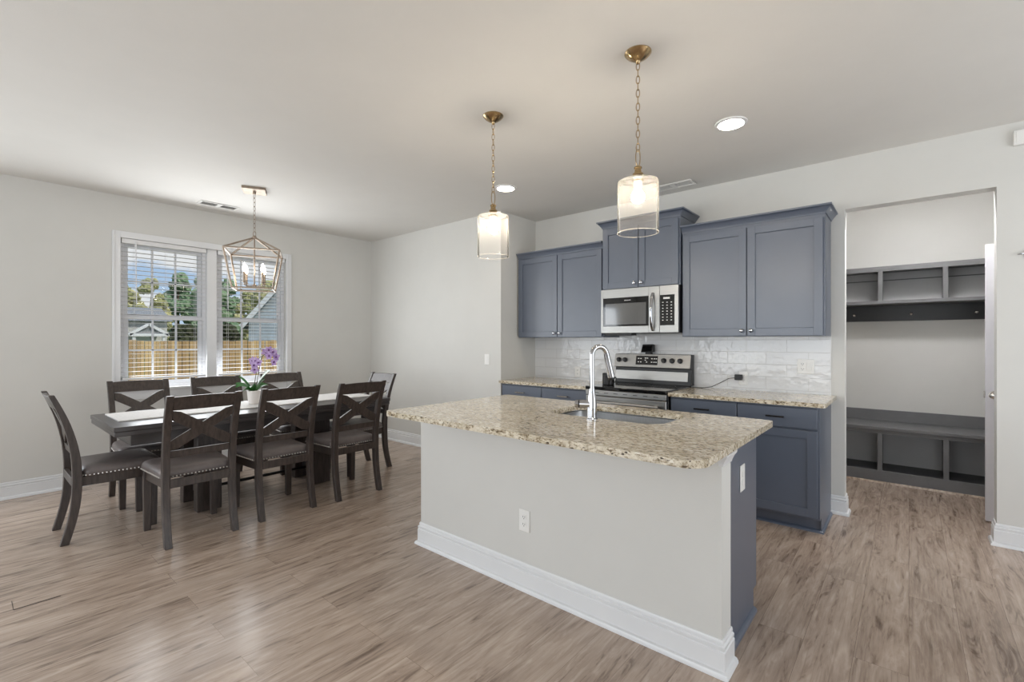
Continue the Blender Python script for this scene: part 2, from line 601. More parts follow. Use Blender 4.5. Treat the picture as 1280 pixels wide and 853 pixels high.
M['tree_c'] = plain('tree_dark', lin(66, 72, 44), 0.9, c2=lin(40, 40, 26), scale=1.2, bump=1.0, bscale=5)  # dark leaf colour carries the shade of the wood's understory

# ------------------------------------------------------------------ room shell
XW = -5.81     # window wall
YD = 3.77      # dining end wall
XR = -3.355    # return beside the kitchen run
YK = 4.385     # kitchen wall
H = 2.74
T = 0.12
YB = -4.2
XE = 2.7
YM = 6.05      # mudroom back wall

def wall_x(x0, x1, ya, yb, holes):
    """wall slab between x0..x1 running along y with rectangular holes (y0,y1,z0,z1)"""
    bm = B()
    cur = ya
    for y0, y1, z0, z1 in sorted(holes):
        box(bm, x0, x1, cur, y0, 0, H)
        if z0 > 0:
            box(bm, x0, x1, y0, y1, 0, z0)
        box(bm, x0, x1, y0, y1, z1, H)
        cur = y1
    box(bm, x0, x1, cur, yb, 0, H)
    return bm

def wall_y(y0, y1, xa, xb, holes):
    bm = B()
    cur = xa
    for x0, x1, z0, z1 in sorted(holes):
        box(bm, cur, x0, y0, y1, 0, H)
        if z0 > 0:
            box(bm, x0, x1, y0, y1, 0, z0)
        box(bm, x0, x1, y0, y1, z1, H)
        cur = x1
    box(bm, cur, xb, y0, y1, 0, H)
    return bm

struct('floor', bx(XW - T, XE + T, YB - T, YM + T, -0.12, 0.0), M['floor'])
struct('ceiling', bx(XW - T, XE + T, YB - T, YM + T, H, H + 0.15), M['ceiling'])
WY0, WY1, WZ0, WZ1 = 1.0, 2.575, 0.86, 2.336
struct('wall_left', wall_x(XW - T, XW, YB - T, YD + T, [(WY0, WY1, WZ0, WZ1), (-3.35, -1.65, 0.55, 2.25), (-1.43, -0.07, 0.15, 2.35)]), M['wall'])
struct('wall_dining', bx(XW, XR, YD, YD + T, 0, H), M['wall'])
struct('wall_return', bx(XR - T, XR, YD + T, YK + T, 0, H), M['wall'])
OX0, OX1, OZ = -0.375, 0.438, 2.345
struct('wall_kitchen', wall_y(YK, YK + T, XR, XE + T, [(OX0, OX1, 0, OZ)]), M['wall'])
struct('wall_rear', wall_y(YB - T, YB, XW, XE, [(-4.15, -0.85, 0.2, 2.4), (0.15, 2.25, 0.3, 2.4)]), M['wall'])
struct('wall_right', wall_x(XE, XE + T, YB - T, YK, [(1.35, 3.65, 0.3, 2.4)]), M['wall'])
struct('wall_mudroom_back', bx(-1.4, 1.32, YM, YM + T, 0, H), M['wall'])
struct('wall_mudroom_left', bx(-1.52, -1.4, YK + T, YM + T, 0, H), M['wall'])
struct('wall_mudroom_right', bx(1.2, 1.32, YK + T, YM, 0, H), M['wall'])
struct('wall_backsplash', bx(XR, -0.462, YK - 0.009, YK, 0.90, 1.40), M['tile'])

BASE = [(0, 0.0), (0.030, 0.0), (0.030, 0.010), (0.024, 0.020), (0.015, 0.024), (0.015, 0.098), (0.010, 0.102), (0.013, 0.107), (0.013, 0.118), (0.006, 0.123), (0.008, 0.128), (0.007, 0.136), (0.004, 0.142), (0, 0.142)]
def baseboard(name, path):
    struct(name, sweep(B(), path, BASE), M['trim'])
baseboard('baseboard_left', [(XW, YB + 0.03), (XW, YD), (XR + 0.0, YD), (XR, YD + 0.035)])
baseboard('baseboard_column', [(-0.462, YK), (OX0, YK), (OX0, YK + T)])
baseboard('baseboard_right', [(OX1, YK + T), (OX1, YK), (XE, YK)])

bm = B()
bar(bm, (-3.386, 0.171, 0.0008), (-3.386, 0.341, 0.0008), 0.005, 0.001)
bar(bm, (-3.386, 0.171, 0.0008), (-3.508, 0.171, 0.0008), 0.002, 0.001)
struct('floor_seam', bm, plain('open_plank_seam', lin(46, 38, 33), 0.9))  # dark strip for a plank crack and the shadow of its raised edge

# dining window: casing, two double-hung units, blinds
bm = B()
cw = 0.062
box(bm, XW, XW + 0.018, WY0 - cw, WY0, WZ0 - 0.1, WZ1 + cw)
box(bm, XW, XW + 0.018, WY1, WY1 + cw, WZ0 - 0.1, WZ1 + cw)
box(bm, XW, XW + 0.018, WY0, WY1, WZ1, WZ1 + cw)
box(bm, XW, XW + 0.016, WY0, WY1, WZ0 - 0.1, WZ0 - 0.02)
box(bm, XW - 0.06, XW + 0.03, WY0 - cw - 0.015, WY1 + cw + 0.015, WZ0 - 0.02, WZ0 + 0.004)
for a, b_ in ((WY0 - cw, WY0), (WY1, WY1 + cw)):
    box(bm, XW + 0.018, XW + 0.024, a + 0.006, a + 0.020 if a < WY0 else a + 0.020, WZ0 - 0.1, WZ1 + cw - 0.006)
struct('trim_1', bm, M['trim'], 0.003)

def dh_window(name, y0, y1):
    r = struct_root(name, (XW - 0.06, (y0 + y1) / 2, WZ0))
    xa, xb = XW - 0.105, XW - 0.05
    f = B()
    box(f, xa, xb, y0, y0 + 0.035, WZ0, WZ1)
    box(f, xa, xb, y1 - 0.035, y1, WZ0, WZ1)
    box(f, xa, xb, y0 + 0.035, y1 - 0.035, WZ1 - 0.03, WZ1)
    box(f, xa, xb, y0 + 0.035, y1 - 0.035, WZ0, WZ0 + 0.03)
    obj('window_frame', f, M['vinyl'], r, 0.003)
    zm = 1.575
    for nm, z0, z1, x0, x1, rail in (('upper_sash', zm - 0.02, WZ1 - 0.03, XW - 0.098, XW - 0.078, 0.035), ('lower_sash', WZ0 + 0.03, zm + 0.02, XW - 0.076, XW - 0.054, 0.042)):
        s = B()
        a, b_ = y0 + 0.035, y1 - 0.035
        box(s, x0, x1, a, a + 0.035, z0, z1)
        box(s, x0, x1, b_ - 0.035, b_, z0, z1)
        box(s, x0, x1, a + 0.035, b_ - 0.035, z0, z0 + rail)
        box(s, x0, x1, a + 0.035, b_ - 0.035, z1 - rail, z1)
        ia, ib, iz0, iz1 = a + 0.035, b_ - 0.035, z0 + rail, z1 - rail
        for k in (1, 2):
            y = ia + (ib - ia) * k / 3
            box(s, x0 + 0.004, x1 - 0.004, y - 0.009, y + 0.009, iz0, iz1)
        zc = (iz0 + iz1) / 2
        box(s, x0 + 0.004, x1 - 0.004, ia, ib, zc - 0.009, zc + 0.009)
        so = obj(nm, s, M['vinyl'], r, 0.002)
        xm = (x0 + x1) / 2
        obj('pane', bx(xm - 0.002, xm + 0.002, ia, ib, iz0, iz1), M['glass'], so)
    return r
YMUL = (1.735, 1.832)
dh_window('window_1', WY0, YMUL[0])
dh_window('window_2', YMUL[1], WY1)
struct('trim_2', bx(XW - 0.11, XW - 0.012, YMUL[0], YMUL[1], WZ0, WZ1), M['trim'], 0.004)

def blind(y0, y1, label, wand_y):
    t = thing('window_blind', label, 'blind', (XW - 0.022, (y0 + y1) / 2, WZ0 + 0.08), 'blinds in the dining window')
    y0 += 0.008
    y1 -= 0.008
    xc = XW - 0.022
    obj('headrail', bx(xc - 0.024, xc + 0.024, y0, y1, WZ1 - 0.048, WZ1 - 0.002), M['blind'], t, 0.003)
    s = B()
    z = WZ1 - 0.085
    while z > WZ0 + 0.09:
        box(s, xc - 0.023, xc + 0.023, y0 + 0.004, y1 - 0.004, z - 0.0013, z + 0.0013)
        z -= 0.0435
    obj('slats', s, M['blind'], t)
    obj('bottom_rail', bx(xc - 0.024, xc + 0.024, y0 + 0.004, y1 - 0.004, z + 0.008, z + 0.028), M['blind'], t, 0.003)
    c = B()
    for k in (0.14, 0.5, 0.86):
        y = y0 + (y1 - y0) * k
        for xx in (xc - 0.024, xc + 0.024):
            bar(c, (xx, y, z + 0.02), (xx, y, WZ1 - 0.04), 0.0016)
    obj('ladder_cords', c, M['blind'], t)
    w = B()
    tube(w, [(xc + 0.03, wand_y, WZ1 - 0.03), (xc + 0.031, wand_y, WZ1 - 0.3), (xc + 0.03, wand_y + 0.004, WZ1 - 0.64)], 0.0045, 8)
    obj('wand', w, M['vinyl'], t)
blind(WY0 + 0.002, YMUL[0], 'white slatted blind over the dining window half farther from the corner', WY0 + 0.12)
blind(YMUL[1], WY1 - 0.002, 'white slatted blind on the window half behind the lantern chandelier', YMUL[1] + 0.1)

# door seen edge-on in the mudroom
d = struct_root('door_1', (0.83, 4.895, 0.0))
db = B()
box(db, 0.430, 1.195, 4.88, 4.915, 0.012, 2.045)
for (xa, xb) in ((0.55, 0.78), (0.86, 1.09)):
    for (za, zb) in ((0.2, 0.85), (1.05, 1.6), (1.7, 1.93)):
        box(db, xa, xb, 4.876, 4.88, za, zb)
obj('door_slab', db, M['door'], d, 0.003)
kb = B()
lathe(kb, [(0.030, 0.0), (0.030, -0.006), (0.011, -0.008), (0.011, -0.03), (0.022, -0.036), (0.028, -0.048), (0.024, -0.060), (0.008, -0.066)], (0.474, 4.880, 0.94), 20, 'Y')
obj('door_knob', kb, M['nickel'], d)
obj('latch', bx(0.421, 0.4305, 4.888, 4.907, 0.915, 0.965), M['nickel'], d, 0.002)

# ------------------------------------------------------------------ kitchen cabinets
def shaker(x0, x1, z0, z1, yf, rail=0.057, th=0.02, s=1):
    """shaker door; front face at yf, facing -y when s=1"""
    bm = B()
    a, b_ = (yf, yf + th) if s == 1 else (yf - th, yf)
    box(bm, x0, x0 + rail, a, b_, z0, z1)
    box(bm, x1 - rail, x1, a, b_, z0, z1)
    box(bm, x0 + rail, x1 - rail, a, b_, z0, z0 + rail)
    box(bm, x0 + rail, x1 - rail, a, b_, z1 - rail, z1)
    c, e = (yf + 0.009, yf + th - 0.002) if s == 1 else (yf - th + 0.002, yf - 0.009)
    box(bm, x0 + rail, x1 - rail, c, e, z0 + rail, z1 - rail)
    return bm

def knob(x, z, yf):
    return lathe(B(), [(0.009, 0.0), (0.006, -0.006), (0.006, -0.012), (0.013, -0.016), (0.0155, -0.021), (0.014, -0.026), (0.007, -0.029)], (x, yf, z), 18, 'Y')

def pull(x, z, yf, w=0.115):
    bm = B()
    for sx in (-1, 1):
        tube(bm, [(x + sx * (w / 2 - 0.012), yf + 0.001, z), (x + sx * (w / 2 - 0.012), yf - 0.026, z)], 0.005, 10)
    tube(bm, [(x - w / 2, yf - 0.026, z), (x, yf - 0.029, z), (x + w / 2, yf - 0.026, z)], 0.0058, 10)
    return bm

CROWN = [(0, -0.055), (0.006, -0.055), (0.008, -0.045), (0.026, -0.022), (0.034, -0.010), (0.044, -0.006), (0.044, 0.006), (0, 0.006)]
YU = 4.055     # carcass front of the upper cabinets
def upper(x0, x1, z0, z1, ztop, yc, label, ends):
    g = 'slate blue upper cabinets on the kitchen wall'
    t = thing('upper_cabinet', label, 'cabinet', ((x0 + x1) / 2, (yc + YK) / 2, z0), g)
    yb = YK - 0.0005
    obj('body', bx(x0, x1, yc, yb if z0 > 1.5 else YK - 0.010, z0, z1), M['blue'], t, 0.002)
    yf = yc - 0.021
    xm = (x0 + x1) / 2
    for k, (a, b_) in enumerate(((x0 + 0.012, xm - 0.004), (xm + 0.004, x1 - 0.012))):
        dr = obj('door', shaker(a, b_, z0 + 0.006, z1 - 0.05, yf), M['blue'], t, 0.0015)
        kx = b_ - 0.03 if k == 0 else a + 0.03
        obj('knob', knob(kx, z0 + 0.045, yf), M['chrome'], dr)
    path = [(x0, yc - 0.004), (x1, yc - 0.004)]
    if 'l' in ends:
        path = [(x0, YK - 0.002)] + path
    if 'r' in ends:
        path = path + [(x1, YK - 0.002)]
    c = sweep(B(), path, [(o, z + ztop - 0.006) for o, z in CROWN])
    obj('crown_molding', c, M['blue'], t)
    return t
upper(-3.338, -2.268, 1.372, 2.285, 2.305, YU, 'two-door slate blue upper cabinet beside the return wall', '')
upper(-2.262, -1.506, 1.824, 2.45, 2.48, YU - 0.03, 'short raised slate blue cabinet above the microwave', 'lr')
upper(-1.500, -0.462, 1.372, 2.285, 2.325, YU, 'wide two-door slate blue upper cabinet next to the mudroom opening', 'r')

YF = 3.79      # carcass front of the base cabinets
def base_cab(x0, x1, label, end):
    g = 'slate blue base cabinets along the kitchen wall'
    t = thing('base_cabinet', label, 'cabinet', ((x0 + x1) / 2, (YF + YK) / 2, 0), g)
    bm = B()
    box(bm, x0, x1, YF, YK - 0.0005, 0.105, 0.882)
    yk = YF + 0.085
    box(bm, x0, x1, yk, YK - 0.0005, 0.0, 0.105)
    obj('body', bm, M['blue'], t, 0.0015)
    if end:
        e = B()
        loft(e, [[(xx, YF, 0.88), (xx, YF, 0.105), (xx, yk - 0.012, 0.105), (xx, yk - 0.012, 0.0), (xx, YK - 0.001, 0.0), (xx, YK - 0.001, 0.88)] for xx in (x1, x1 + 0.006)])
        obj('end_panel', e, M['blue'], t, 0.001)
        s = sweep(B(), [(x0, yk), (x1 + 0.006, yk - 0.012), (x1 + 0.006, YK - 0.04)], [(0, 0), (0.016, 0), (0.014, 0.010), (0.006, 0.017), (0, 0.018)])
        obj('shoe_molding', s, M['blue'], t)
    yf = YF - 0.021
    xm = (x0 + x1) / 2
    for k, (a, b_) in enumerate(((x0 + 0.014, xm - 0.004), (xm + 0.004, x1 - 0.008))):
        dw = obj('drawer', bx(a, b_, yf, yf + 0.02, 0.728, 0.868), M['blue'], t, 0.003)
        obj('pull', pull((a + b_) / 2, 0.800, yf), M['nickel'] if not end else M['black_metal'], dw)
        dr = obj('door', shaker(a, b_, 0.122, 0.715, yf), M['blue'], t, 0.0015)
        obj('knob', knob(b_ - 0.03 if k == 0 else a + 0.03, 0.675, yf), M['chrome'], dr)
base_cab(-3.350, -2.272, 'slate blue base cabinet left of the range, two drawers showing', False)
base_cab(-1.500, -0.468, 'slate blue base cabinet with exposed end panel right of the range', True)

def counter(name, pts, label, hole=None, z0=0.884, z1=0.914, bev=0.006):
    bm = B()
    def ring(ps):
        vs = [bm.verts.new((x, y, z1)) for x, y in ps]
        return [bm.edges.new((vs[i], vs[(i + 1) % len(vs)])) for i in range(len(vs))]
    ed = ring(pts)
    if hole:
        ed += ring(hole)
    bmesh.ops.triangle_fill(bm, use_beauty=True, use_dissolve=False, edges=ed)
    fs = list(bm.faces)
    for f in fs:
        if f.normal.z < 0:
            f.normal_flip()
    r = bmesh.ops.extrude_face_region(bm, geom=fs)
    vs = [g for g in r['geom'] if isinstance(g, bmesh.types.BMVert)]
    bmesh.ops.translate(bm, verts=vs, vec=(0, 0, z0 - z1))
    o = obj(name, bm, M['granite'], None, bev, 3)
    return tag(o, label, 'countertop', 'granite countertops on the kitchen wall' if name == 'countertop' else None)
YC = 3.735
counter('countertop', round_rect(XR + 0.001, -2.270, YC, YK - 0.0095, (0.001, 0.004, 0.001, 0.001), 2), 'speckled granite countertop between the return wall and the range')
counter('countertop', round_rect(-1.502, -0.425, YC, YK - 0.0095, (0.004, 0.02, 0.001, 0.001), 3), 'speckled granite countertop right of the range with cord lying on it')

# ------------------------------------------------------------------ island
IX0, IX1, IY0, IY1 = -2.455, -0.568, 1.965, 2.085
struct('wall_island', bx(IX0, IX1, IY0, IY1, 0, 0.884), M['wall'], 0.003)
struct('baseboard_island', sweep(B(), [(IX0, IY1), (IX0, IY0), (IX1, IY0), (IX1, IY1)], BASE), M['trim'])
COVE = [(0, -0.05), (0.004, -0.05), (0.006, -0.042), (0.016, -0.020), (0.024, -0.010), (0.026, 0.0), (0, 0.0)]
struct('trim_3', sweep(B(), [(IX1 - 0.012, IY0 - 0.0005), (IX1, IY0 - 0.0005), (IX1, IY1)], [(o, z + 0.8835) for o, z in COVE]), M['trim'])

t = thing('island_cabinet', 'slate blue island cabinet behind the painted half wall', 'cabinet', (-1.5, 2.35, 0))
CY1 = 2.70
CYE = 2.60
bm = B()
cx0, cx1 = IX0 + 0.015, -0.588
cb = cx1 - 0.045
ya = IY1 + 0.002
box(bm, cx0, cb, ya, ya + 0.012, 0.105, 0.882)
box(bm, cx0, cx0 + 0.018, ya + 0.012, CY1, 0.105, 0.882)
box(bm, cb - 0.018, cb, ya + 0.012, CY1, 0.105, 0.882)
box(bm, cx0 + 0.018, cb - 0.018, ya + 0.012, CY1, 0.105, 0.123)
box(bm, cx0 + 0.018, cb - 0.018, CY1 - 0.016, CY1, 0.123, 0.882)
box(bm, cx0, cb, ya, CY1 - 0.15, 0.0, 0.105)
obj('body', bm, M['blue'], t, 0.001)
e = B()
loft(e, [[(xx, ya, 0.882), (xx, ya, 0.0), (xx, CYE - 0.055, 0.0), (xx, CYE - 0.055, 0.105), (xx, CYE, 0.105), (xx, CYE, 0.882)] for xx in (cb, cx1)])
obj('end_panel', e, M['blue'], t, 0.001)
s = sweep(B(), [(cx1, IY1 + 0.033), (cx1, CYE - 0.056)], [(0, 0), (0.018, 0), (0.016, 0.012), (0.007, 0.02), (0, 0.021)])
obj('shoe_molding', s, M['blue'], t)
nd = 4
for k in range(nd):
    a = cx0 + (cb - cx0) * k / nd + 0.006
    b_ = cx0 + (cb - cx0) * (k + 1) / nd - 0.006
    dr = obj('door', shaker(a, b_, 0.122, 0.865, CY1 + 0.021, s=-1), M['blue'], t, 0.0015)

SX0, SX1, SY0, SY1 = -1.655, -0.945, 2.245, 2.665
hole = list(reversed(round_rect(SX0, SX1, SY0, SY1, (0.11, 0.11, 0.11, 0.11), 8)))
counter('island_countertop', round_rect(-2.415, -0.545, 1.655, 2.785, (0.035, 0.085, 0.03, 0.035), 8), 'large speckled granite island top with undermount sink cutout', hole)

bm = B()
levels = [(0.012, 0.8835), (0.012, 0.880), (-0.004, 0.878), (-0.008, 0.72), (-0.03, 0.69), (-0.09, 0.682)]
rings = []
for off, z in levels:
    rr = max(0.03, 0.11 + off)
    rings.append([(x, y, z) for x, y in round_rect(SX0 - off, SX1 + off, SY0 - off, SY1 + off, (rr,) * 4, 8)])
loft(bm, rings, cap=False)
vs = [v for v in bm.verts if abs(v.co.z - 0.682) < 1e-5]
bm.faces.new(vs)
sk = obj('sink', bm, M['sink_steel'])
sm = sk.modifiers.new('sheet', 'SOLIDIFY')
sm.thickness = 0.0015
sm.offset = 0
tag(sk, 'stainless undermount sink basin set in the island top', 'sink')
lathe_bm = lathe(B(), [(0.042, 0.683), (0.042, 0.686), (0.030, 0.687), (0.028, 0.684)], (-1.30, 2.45, 0), 24)
obj('drain', lathe_bm, M['chrome'], sk)

fx, fy, fz = -1.298, 2.195, 0.914
t = thing('faucet', 'chrome gooseneck pull-down faucet standing behind the island sink', 'faucet', (fx, fy, fz))
obj('base', lathe(B(), [(0.030, 0.0), (0.030, 0.006), (0.026, 0.010), (0.0255, 0.085), (0.023, 0.115), (0.0165, 0.150), (0.0150, 0.165)], (fx, fy, fz), 28), M['chrome'], t)
# neck leans over the bowl, away from the photographer
dirx, diry = 0.46, 0.888
pts = [(fx, fy, fz + 0.15), (fx, fy, fz + 0.30)]
rad = 0.046
for k in range(0, 13):
    a = math.pi - math.pi * 0.93 * k / 12
    q = rad + rad * math.cos(a)
    pts.append((fx + dirx * q, fy + diry * q, fz + 0.345 + rad * math.sin(a)))
obj('neck', tube(B(), pts, 0.0135, 16), M['chrome'], t)
e = Vector(pts[-1])
dn = Vector((dirx * 0.24, diry * 0.24, -1)).normalized()
q = [e, e + dn * 0.02, e + dn * 0.09, e + dn * 0.135]
obj('spray_head', tube(B(), q, [0.0145, 0.016, 0.0185, 0.0200], 18), M['chrome'], t)
q2 = q[-1]
obj('spray_nozzle', tube(B(), [q2, q2 + dn * 0.010, q2 + dn * 0.014], [0.0200, 0.0195, 0.016], 18), M['black'], t, label='black rubber nozzle')
hb = B()
lz = fz + 0.082
tube(hb, [(fx, fy, lz), (fx - 0.058, fy - 0.030, lz)], 0.0235, 20)
tube(hb, [(fx - 0.064, fy - 0.033, lz), (fx - 0.078, fy - 0.040, lz), (fx - 0.082, fy - 0.042, lz)], [0.0230, 0.0215, 0.014], 20)
lv = obj('lever', hb, M['chrome'], t)
obj('lever_ring', tube(B(), [(fx - 0.057, fy - 0.0295, lz), (fx - 0.065, fy - 0.0335, lz)], 0.0222, 20), M['black'], lv, label='dark ring')

# ------------------------------------------------------------------ range
RX0, RX1 = -2.266, -1.506
t = thing('range', 'stainless electric range with black glass cooktop and knobs', 'range', ((RX0 + RX1) / 2, 4.05, 0))
RF = 3.715
obj('body', bx(RX0, RX1, 3.765, YK - 0.012, 0.03, 0.905), M['black'], t, 0.003)
for xx in (RX0 + 0.06, RX1 - 0.06):
    for yy in (3.85, 4.3):
        obj('foot', lathe(B(), [(0.02, 0.0), (0.02, 0.03)], (xx, yy, 0), 12), M['black'], t)
obj('cooktop', bx(RX0 - 0.001, RX1 + 0.001, RF - 0.003, 4.30, 0.895, 0.925), M['black_glass'], t, 0.006)
M['ring'] = plain('burner_ring_print', lin(70, 70, 72), 0.3)
for (xx, yy, rr) in ((-2.07, 3.88, 0.105), (-1.70, 3.88, 0.085), (-2.07, 4.14, 0.08), (-1.70, 4.14, 0.105)):
    obj('burner_ring', lathe(B(), [(rr, 0.9251), (rr, 0.9255), (rr - 0.004, 0.9255), (rr - 0.004, 0.9251)], (xx, yy, 0), 40, cap=False), M['ring'], t)
obj('front_band', bx(RX0 + 0.002, RX1 - 0.002, RF, 3.765, 0.845, 0.894), M['steel'], t, 0.004)
for k in range(7):
    x = RX0 + 0.10 + k * 0.092
    obj('vent_slot', bx(x, x + 0.04, RF - 0.001, RF + 0.004, 0.868, 0.873), M['black'], t)
od = B()
box(od, RX0 + 0.003, RX1 - 0.003, RF + 0.004, 3.765, 0.235, 0.84)
odo = obj('oven_door', od, M['steel'], t, 0.005)
obj('oven_window', bx(RX0 + 0.12, RX1 - 0.12, RF + 0.001, RF + 0.006, 0.36, 0.68), M['black_glass'], odo)
hb = B()
tube(hb, [(RX0 + 0.05, RF - 0.042, 0.79), (RX1 - 0.05, RF - 0.042, 0.79)], 0.014, 14)
for xx in (RX0 + 0.09, RX1 - 0.09):
    bar(hb, (xx, RF + 0.006, 0.79), (xx, RF - 0.042, 0.79), 0.03, 0.02)
obj('oven_handle', hb, M['steel'], odo)
dwb = obj('storage_drawer', bx(RX0 + 0.003, RX1 - 0.003, RF + 0.004, 3.765, 0.07, 0.225), M['steel'], t, 0.005)
# backguard
bg = B()
loft(bg, [[(xx, 4.285, 0.925), (xx, 4.30, 1.075), (xx, 4.262, 1.082), (xx, 4.292, 1.208), (xx, 4.365, 1.208), (xx, 4.365, 0.925)] for xx in (RX0, RX1)])
obj('backguard', bg, M['black'], t, 0.002)
def onpanel(x0, x1, s0, s1, d0, d1):
    """box on the sloped control face; s is along the slope 0..1, d outward"""
    p0, p1 = Vector((0, 4.262, 1.082)), Vector((0, 4.292, 1.208))
    sl = p1 - p0
    nrm = Vector((0, -sl.z, sl.y)).normalized()
    rr = []
    for xx in (x0, x1):
        rr.append([Vector((xx, 0, 0)) + p0 + sl * s + nrm * dd for s, dd in ((s0, d0), (s1, d0), (s1, d1), (s0, d1))])
    return rr
obj('control_panel', loft(B(), onpanel(RX0 + 0.002, RX1 - 0.002, 0.0, 0.985, -0.002, 0.004)), M['steel'], t, 0.0015)
obj('lower_trim', loft(B(), [[(xx, 4.281, 0.962), (xx, 4.293, 1.045), (xx, 4.298, 1.045), (xx, 4.289, 0.962)] for xx in (RX0 + 0.002, RX1 - 0.03)]), M['steel'], t)
ds = obj('display', loft(B(), onpanel(-2.035, -1.815, 0.18, 0.86, 0.003, 0.006)), M['black_glass'], t, 0.001)
mk = B()
for (x, s0) in [(-2.015, .62), (-1.99, .62), (-2.015, .36), (-1.99, .36), (-1.945, .66), (-1.925, .66), (-1.945, .50), (-1.93, .36), (-1.88, .62), (-1.855, .62), (-1.835, .62), (-1.88, .36), (-1.855, .36), (-1.835, .36)]:
    loft(mk, onpanel(x, x + 0.014, s0, s0 + 0.06, 0.0062, 0.0066))
obj('lettering', mk, M['plate'], ds)
for x in (-2.215, -2.148, -1.755, -1.675, -1.60):
    p = Vector((x, 4.262 + 0.030 * 0.52, 1.082 + 0.126 * 0.52))
    nrm = Vector((0, -0.126, 0.030)).normalized()
    k = B()
    tube(k, [p + nrm * 0.003, p + nrm * 0.012, p + nrm * 0.013, p + nrm * 0.032, p + nrm * 0.034], [0.024, 0.024, 0.020, 0.018, 0.014], 20)
    bar(k, p + nrm * 0.036 + Vector((0, 0, -0.014)), p + nrm * 0.036 + Vector((0, 0, 0.014)), 0.006)
    obj('knob', k, M['black'], t)

t = thing('canister', 'small black lidded canister standing on the cooktop behind the faucet', 'canister', (-2.148, 3.93, 0.9256))
obj('jar', lathe(B(), [(0.052, 0.0), (0.055, 0.004), (0.055, 0.082), (0.053, 0.086)], (-2.148, 3.93, 0.9256), 32), M['black_metal'], t)
obj('lid', lathe(B(), [(0.056, 0.086), (0.056, 0.104), (0.050, 0.110), (0.014, 0.112), (0.013, 0.122), (0.002, 0.125)], (-2.148, 3.93, 0.9256), 32), M['black'], t)
hd = tube(B(), [(-2.148 + 0.050, 3.93, 0.9256 + 0.075), (-2.148 + 0.075, 3.93, 0.9256 + 0.072), (-2.148 + 0.080, 3.93, 0.9256 + 0.05), (-2.148 + 0.072, 3.93, 0.9256 + 0.03), (-2.148 + 0.052, 3.93, 0.9256 + 0.026)], 0.006, 10)
obj('handle', hd, M['black'], t)

# small black gadget on the backguard
t = thing('digital_timer', 'small black boxy gadget standing on top of the range back', 'gadget', (-1.93, 4.325, 1.208))
bm = B()
loft(bm, [[(-1.995, 4.290, 1.222), (-1.875, 4.290, 1.228), (-1.872, 4.350, 1.228), (-1.985, 4.350, 1.222)],
          [(-1.985, 4.310, 1.302), (-1.875, 4.310, 1.305), (-1.872, 4.346, 1.300), (-1.975, 4.346, 1.298)]])
obj('body', bm, M['black'], t, 0.006)
obj('foot', bx(-1.955, -1.895, 4.305, 4.345, 1.208, 1.226), M['black'], t, 0.003)
obj('screen', loft(B(), [[(-1.985, 4.288, 1.232), (-1.885, 4.288, 1.236), (-1.884, 4.292, 1.236), (-1.984, 4.292, 1.232)], [(-1.979, 4.3045, 1.288), (-1.885, 4.3045, 1.291), (-1.884, 4.308, 1.291), (-1.978, 4.308, 1.288)]]), M['black_glass'], t)

# ------------------------------------------------------------------ microwave
MX0, MX1, MZ0, MZ1, MY = -2.258, -1.508, 1.408, 1.821, 3.985
t = thing('microwave', 'stainless over-the-range microwave with curved bar handle', 'microwave', ((MX0 + MX1) / 2, 4.18, MZ0))
obj('body', bx(MX0, MX1, MY + 0.03, YK - 0.011, MZ0, MZ1), M['black'], t, 0.002)
xd = -1.735
def frame(x0, x1, z0, z1, l, r_, b_, u, y0, y1):
    bm = B()
    box(bm, x0, x0 + l, y0, y1, z0, z1)
    box(bm, x1 - r_, x1, y0, y1, z0, z1)
    box(bm, x0 + l, x1 - r_, y0, y1, z0, z0 + b_)
    box(bm, x0 + l, x1 - r_, y0, y1, z1 - u, z1)
    return bm
dr = obj('door', frame(MX0, xd + 0.058, MZ0 + 0.003, MZ1, 0.022, 0.10, 0.062, 0.082, MY, MY + 0.03), M['steel'], t, 0.002)
obj('door_glass', bx(MX0 + 0.022, xd - 0.042, MY + 0.004, MY + 0.028, MZ0 + 0.065, MZ1 - 0.082), M['black_glass'], dr)
obj('window_screen', bx(MX0 + 0.045, xd - 0.068, MY + 0.0025, MY + 0.004, MZ0 + 0.082, MZ1 - 0.135), M['oven_glass'], dr)
hp = []
for k in range(13):
    a = k / 12
    hp.append((xd, MY - 0.004 - 0.046 * math.sin(math.pi * a) ** 0.6, MZ0 + 0.022 + (MZ1 - MZ0 - 0.085) * a))
obj('door_handle', tube(B(), hp, 0.0135, 12), M['chrome'], dr)
cp = obj('control_frame', frame(xd + 0.060, MX1, MZ0 + 0.003, MZ1, 0.002, 0.034, 0.062, 0.082, MY, MY + 0.03), M['steel'], t, 0.002)
obj('keypad', bx(xd + 0.062, MX1 - 0.034, MY + 0.003, MY + 0.028, MZ0 + 0.065, MZ1 - 0.082), M['black_glass'], cp)
kb = B()
for r_ in range(7):
    for c_ in range(3):
        x = xd + 0.082 + c_ * 0.038
        z = MZ1 - 0.150 - r_ * 0.026
        box(kb, x, x + 0.012, MY + 0.0022, MY + 0.0032, z, z + 0.006)
box(kb, xd + 0.092, xd + 0.150, MY + 0.0022, MY + 0.0032, MZ1 - 0.118, MZ1 - 0.102)
obj('key_lettering', kb, M['plate'], cp)
lb = B()
for k in range(8):
    box(lb, -2.015 + k * 0.008, -2.010 + k * 0.008, MY + 0.0032, MY + 0.0042, MZ1 - 0.112, MZ1 - 0.105)
obj('logo', lb, M['plate'], dr)
obj('vent_grille', bx(MX0 + 0.03, -1.95, MY + 0.02, MY + 0.12, MZ0 - 0.022, MZ0 + 0.001), M['black'], t, 0.003)

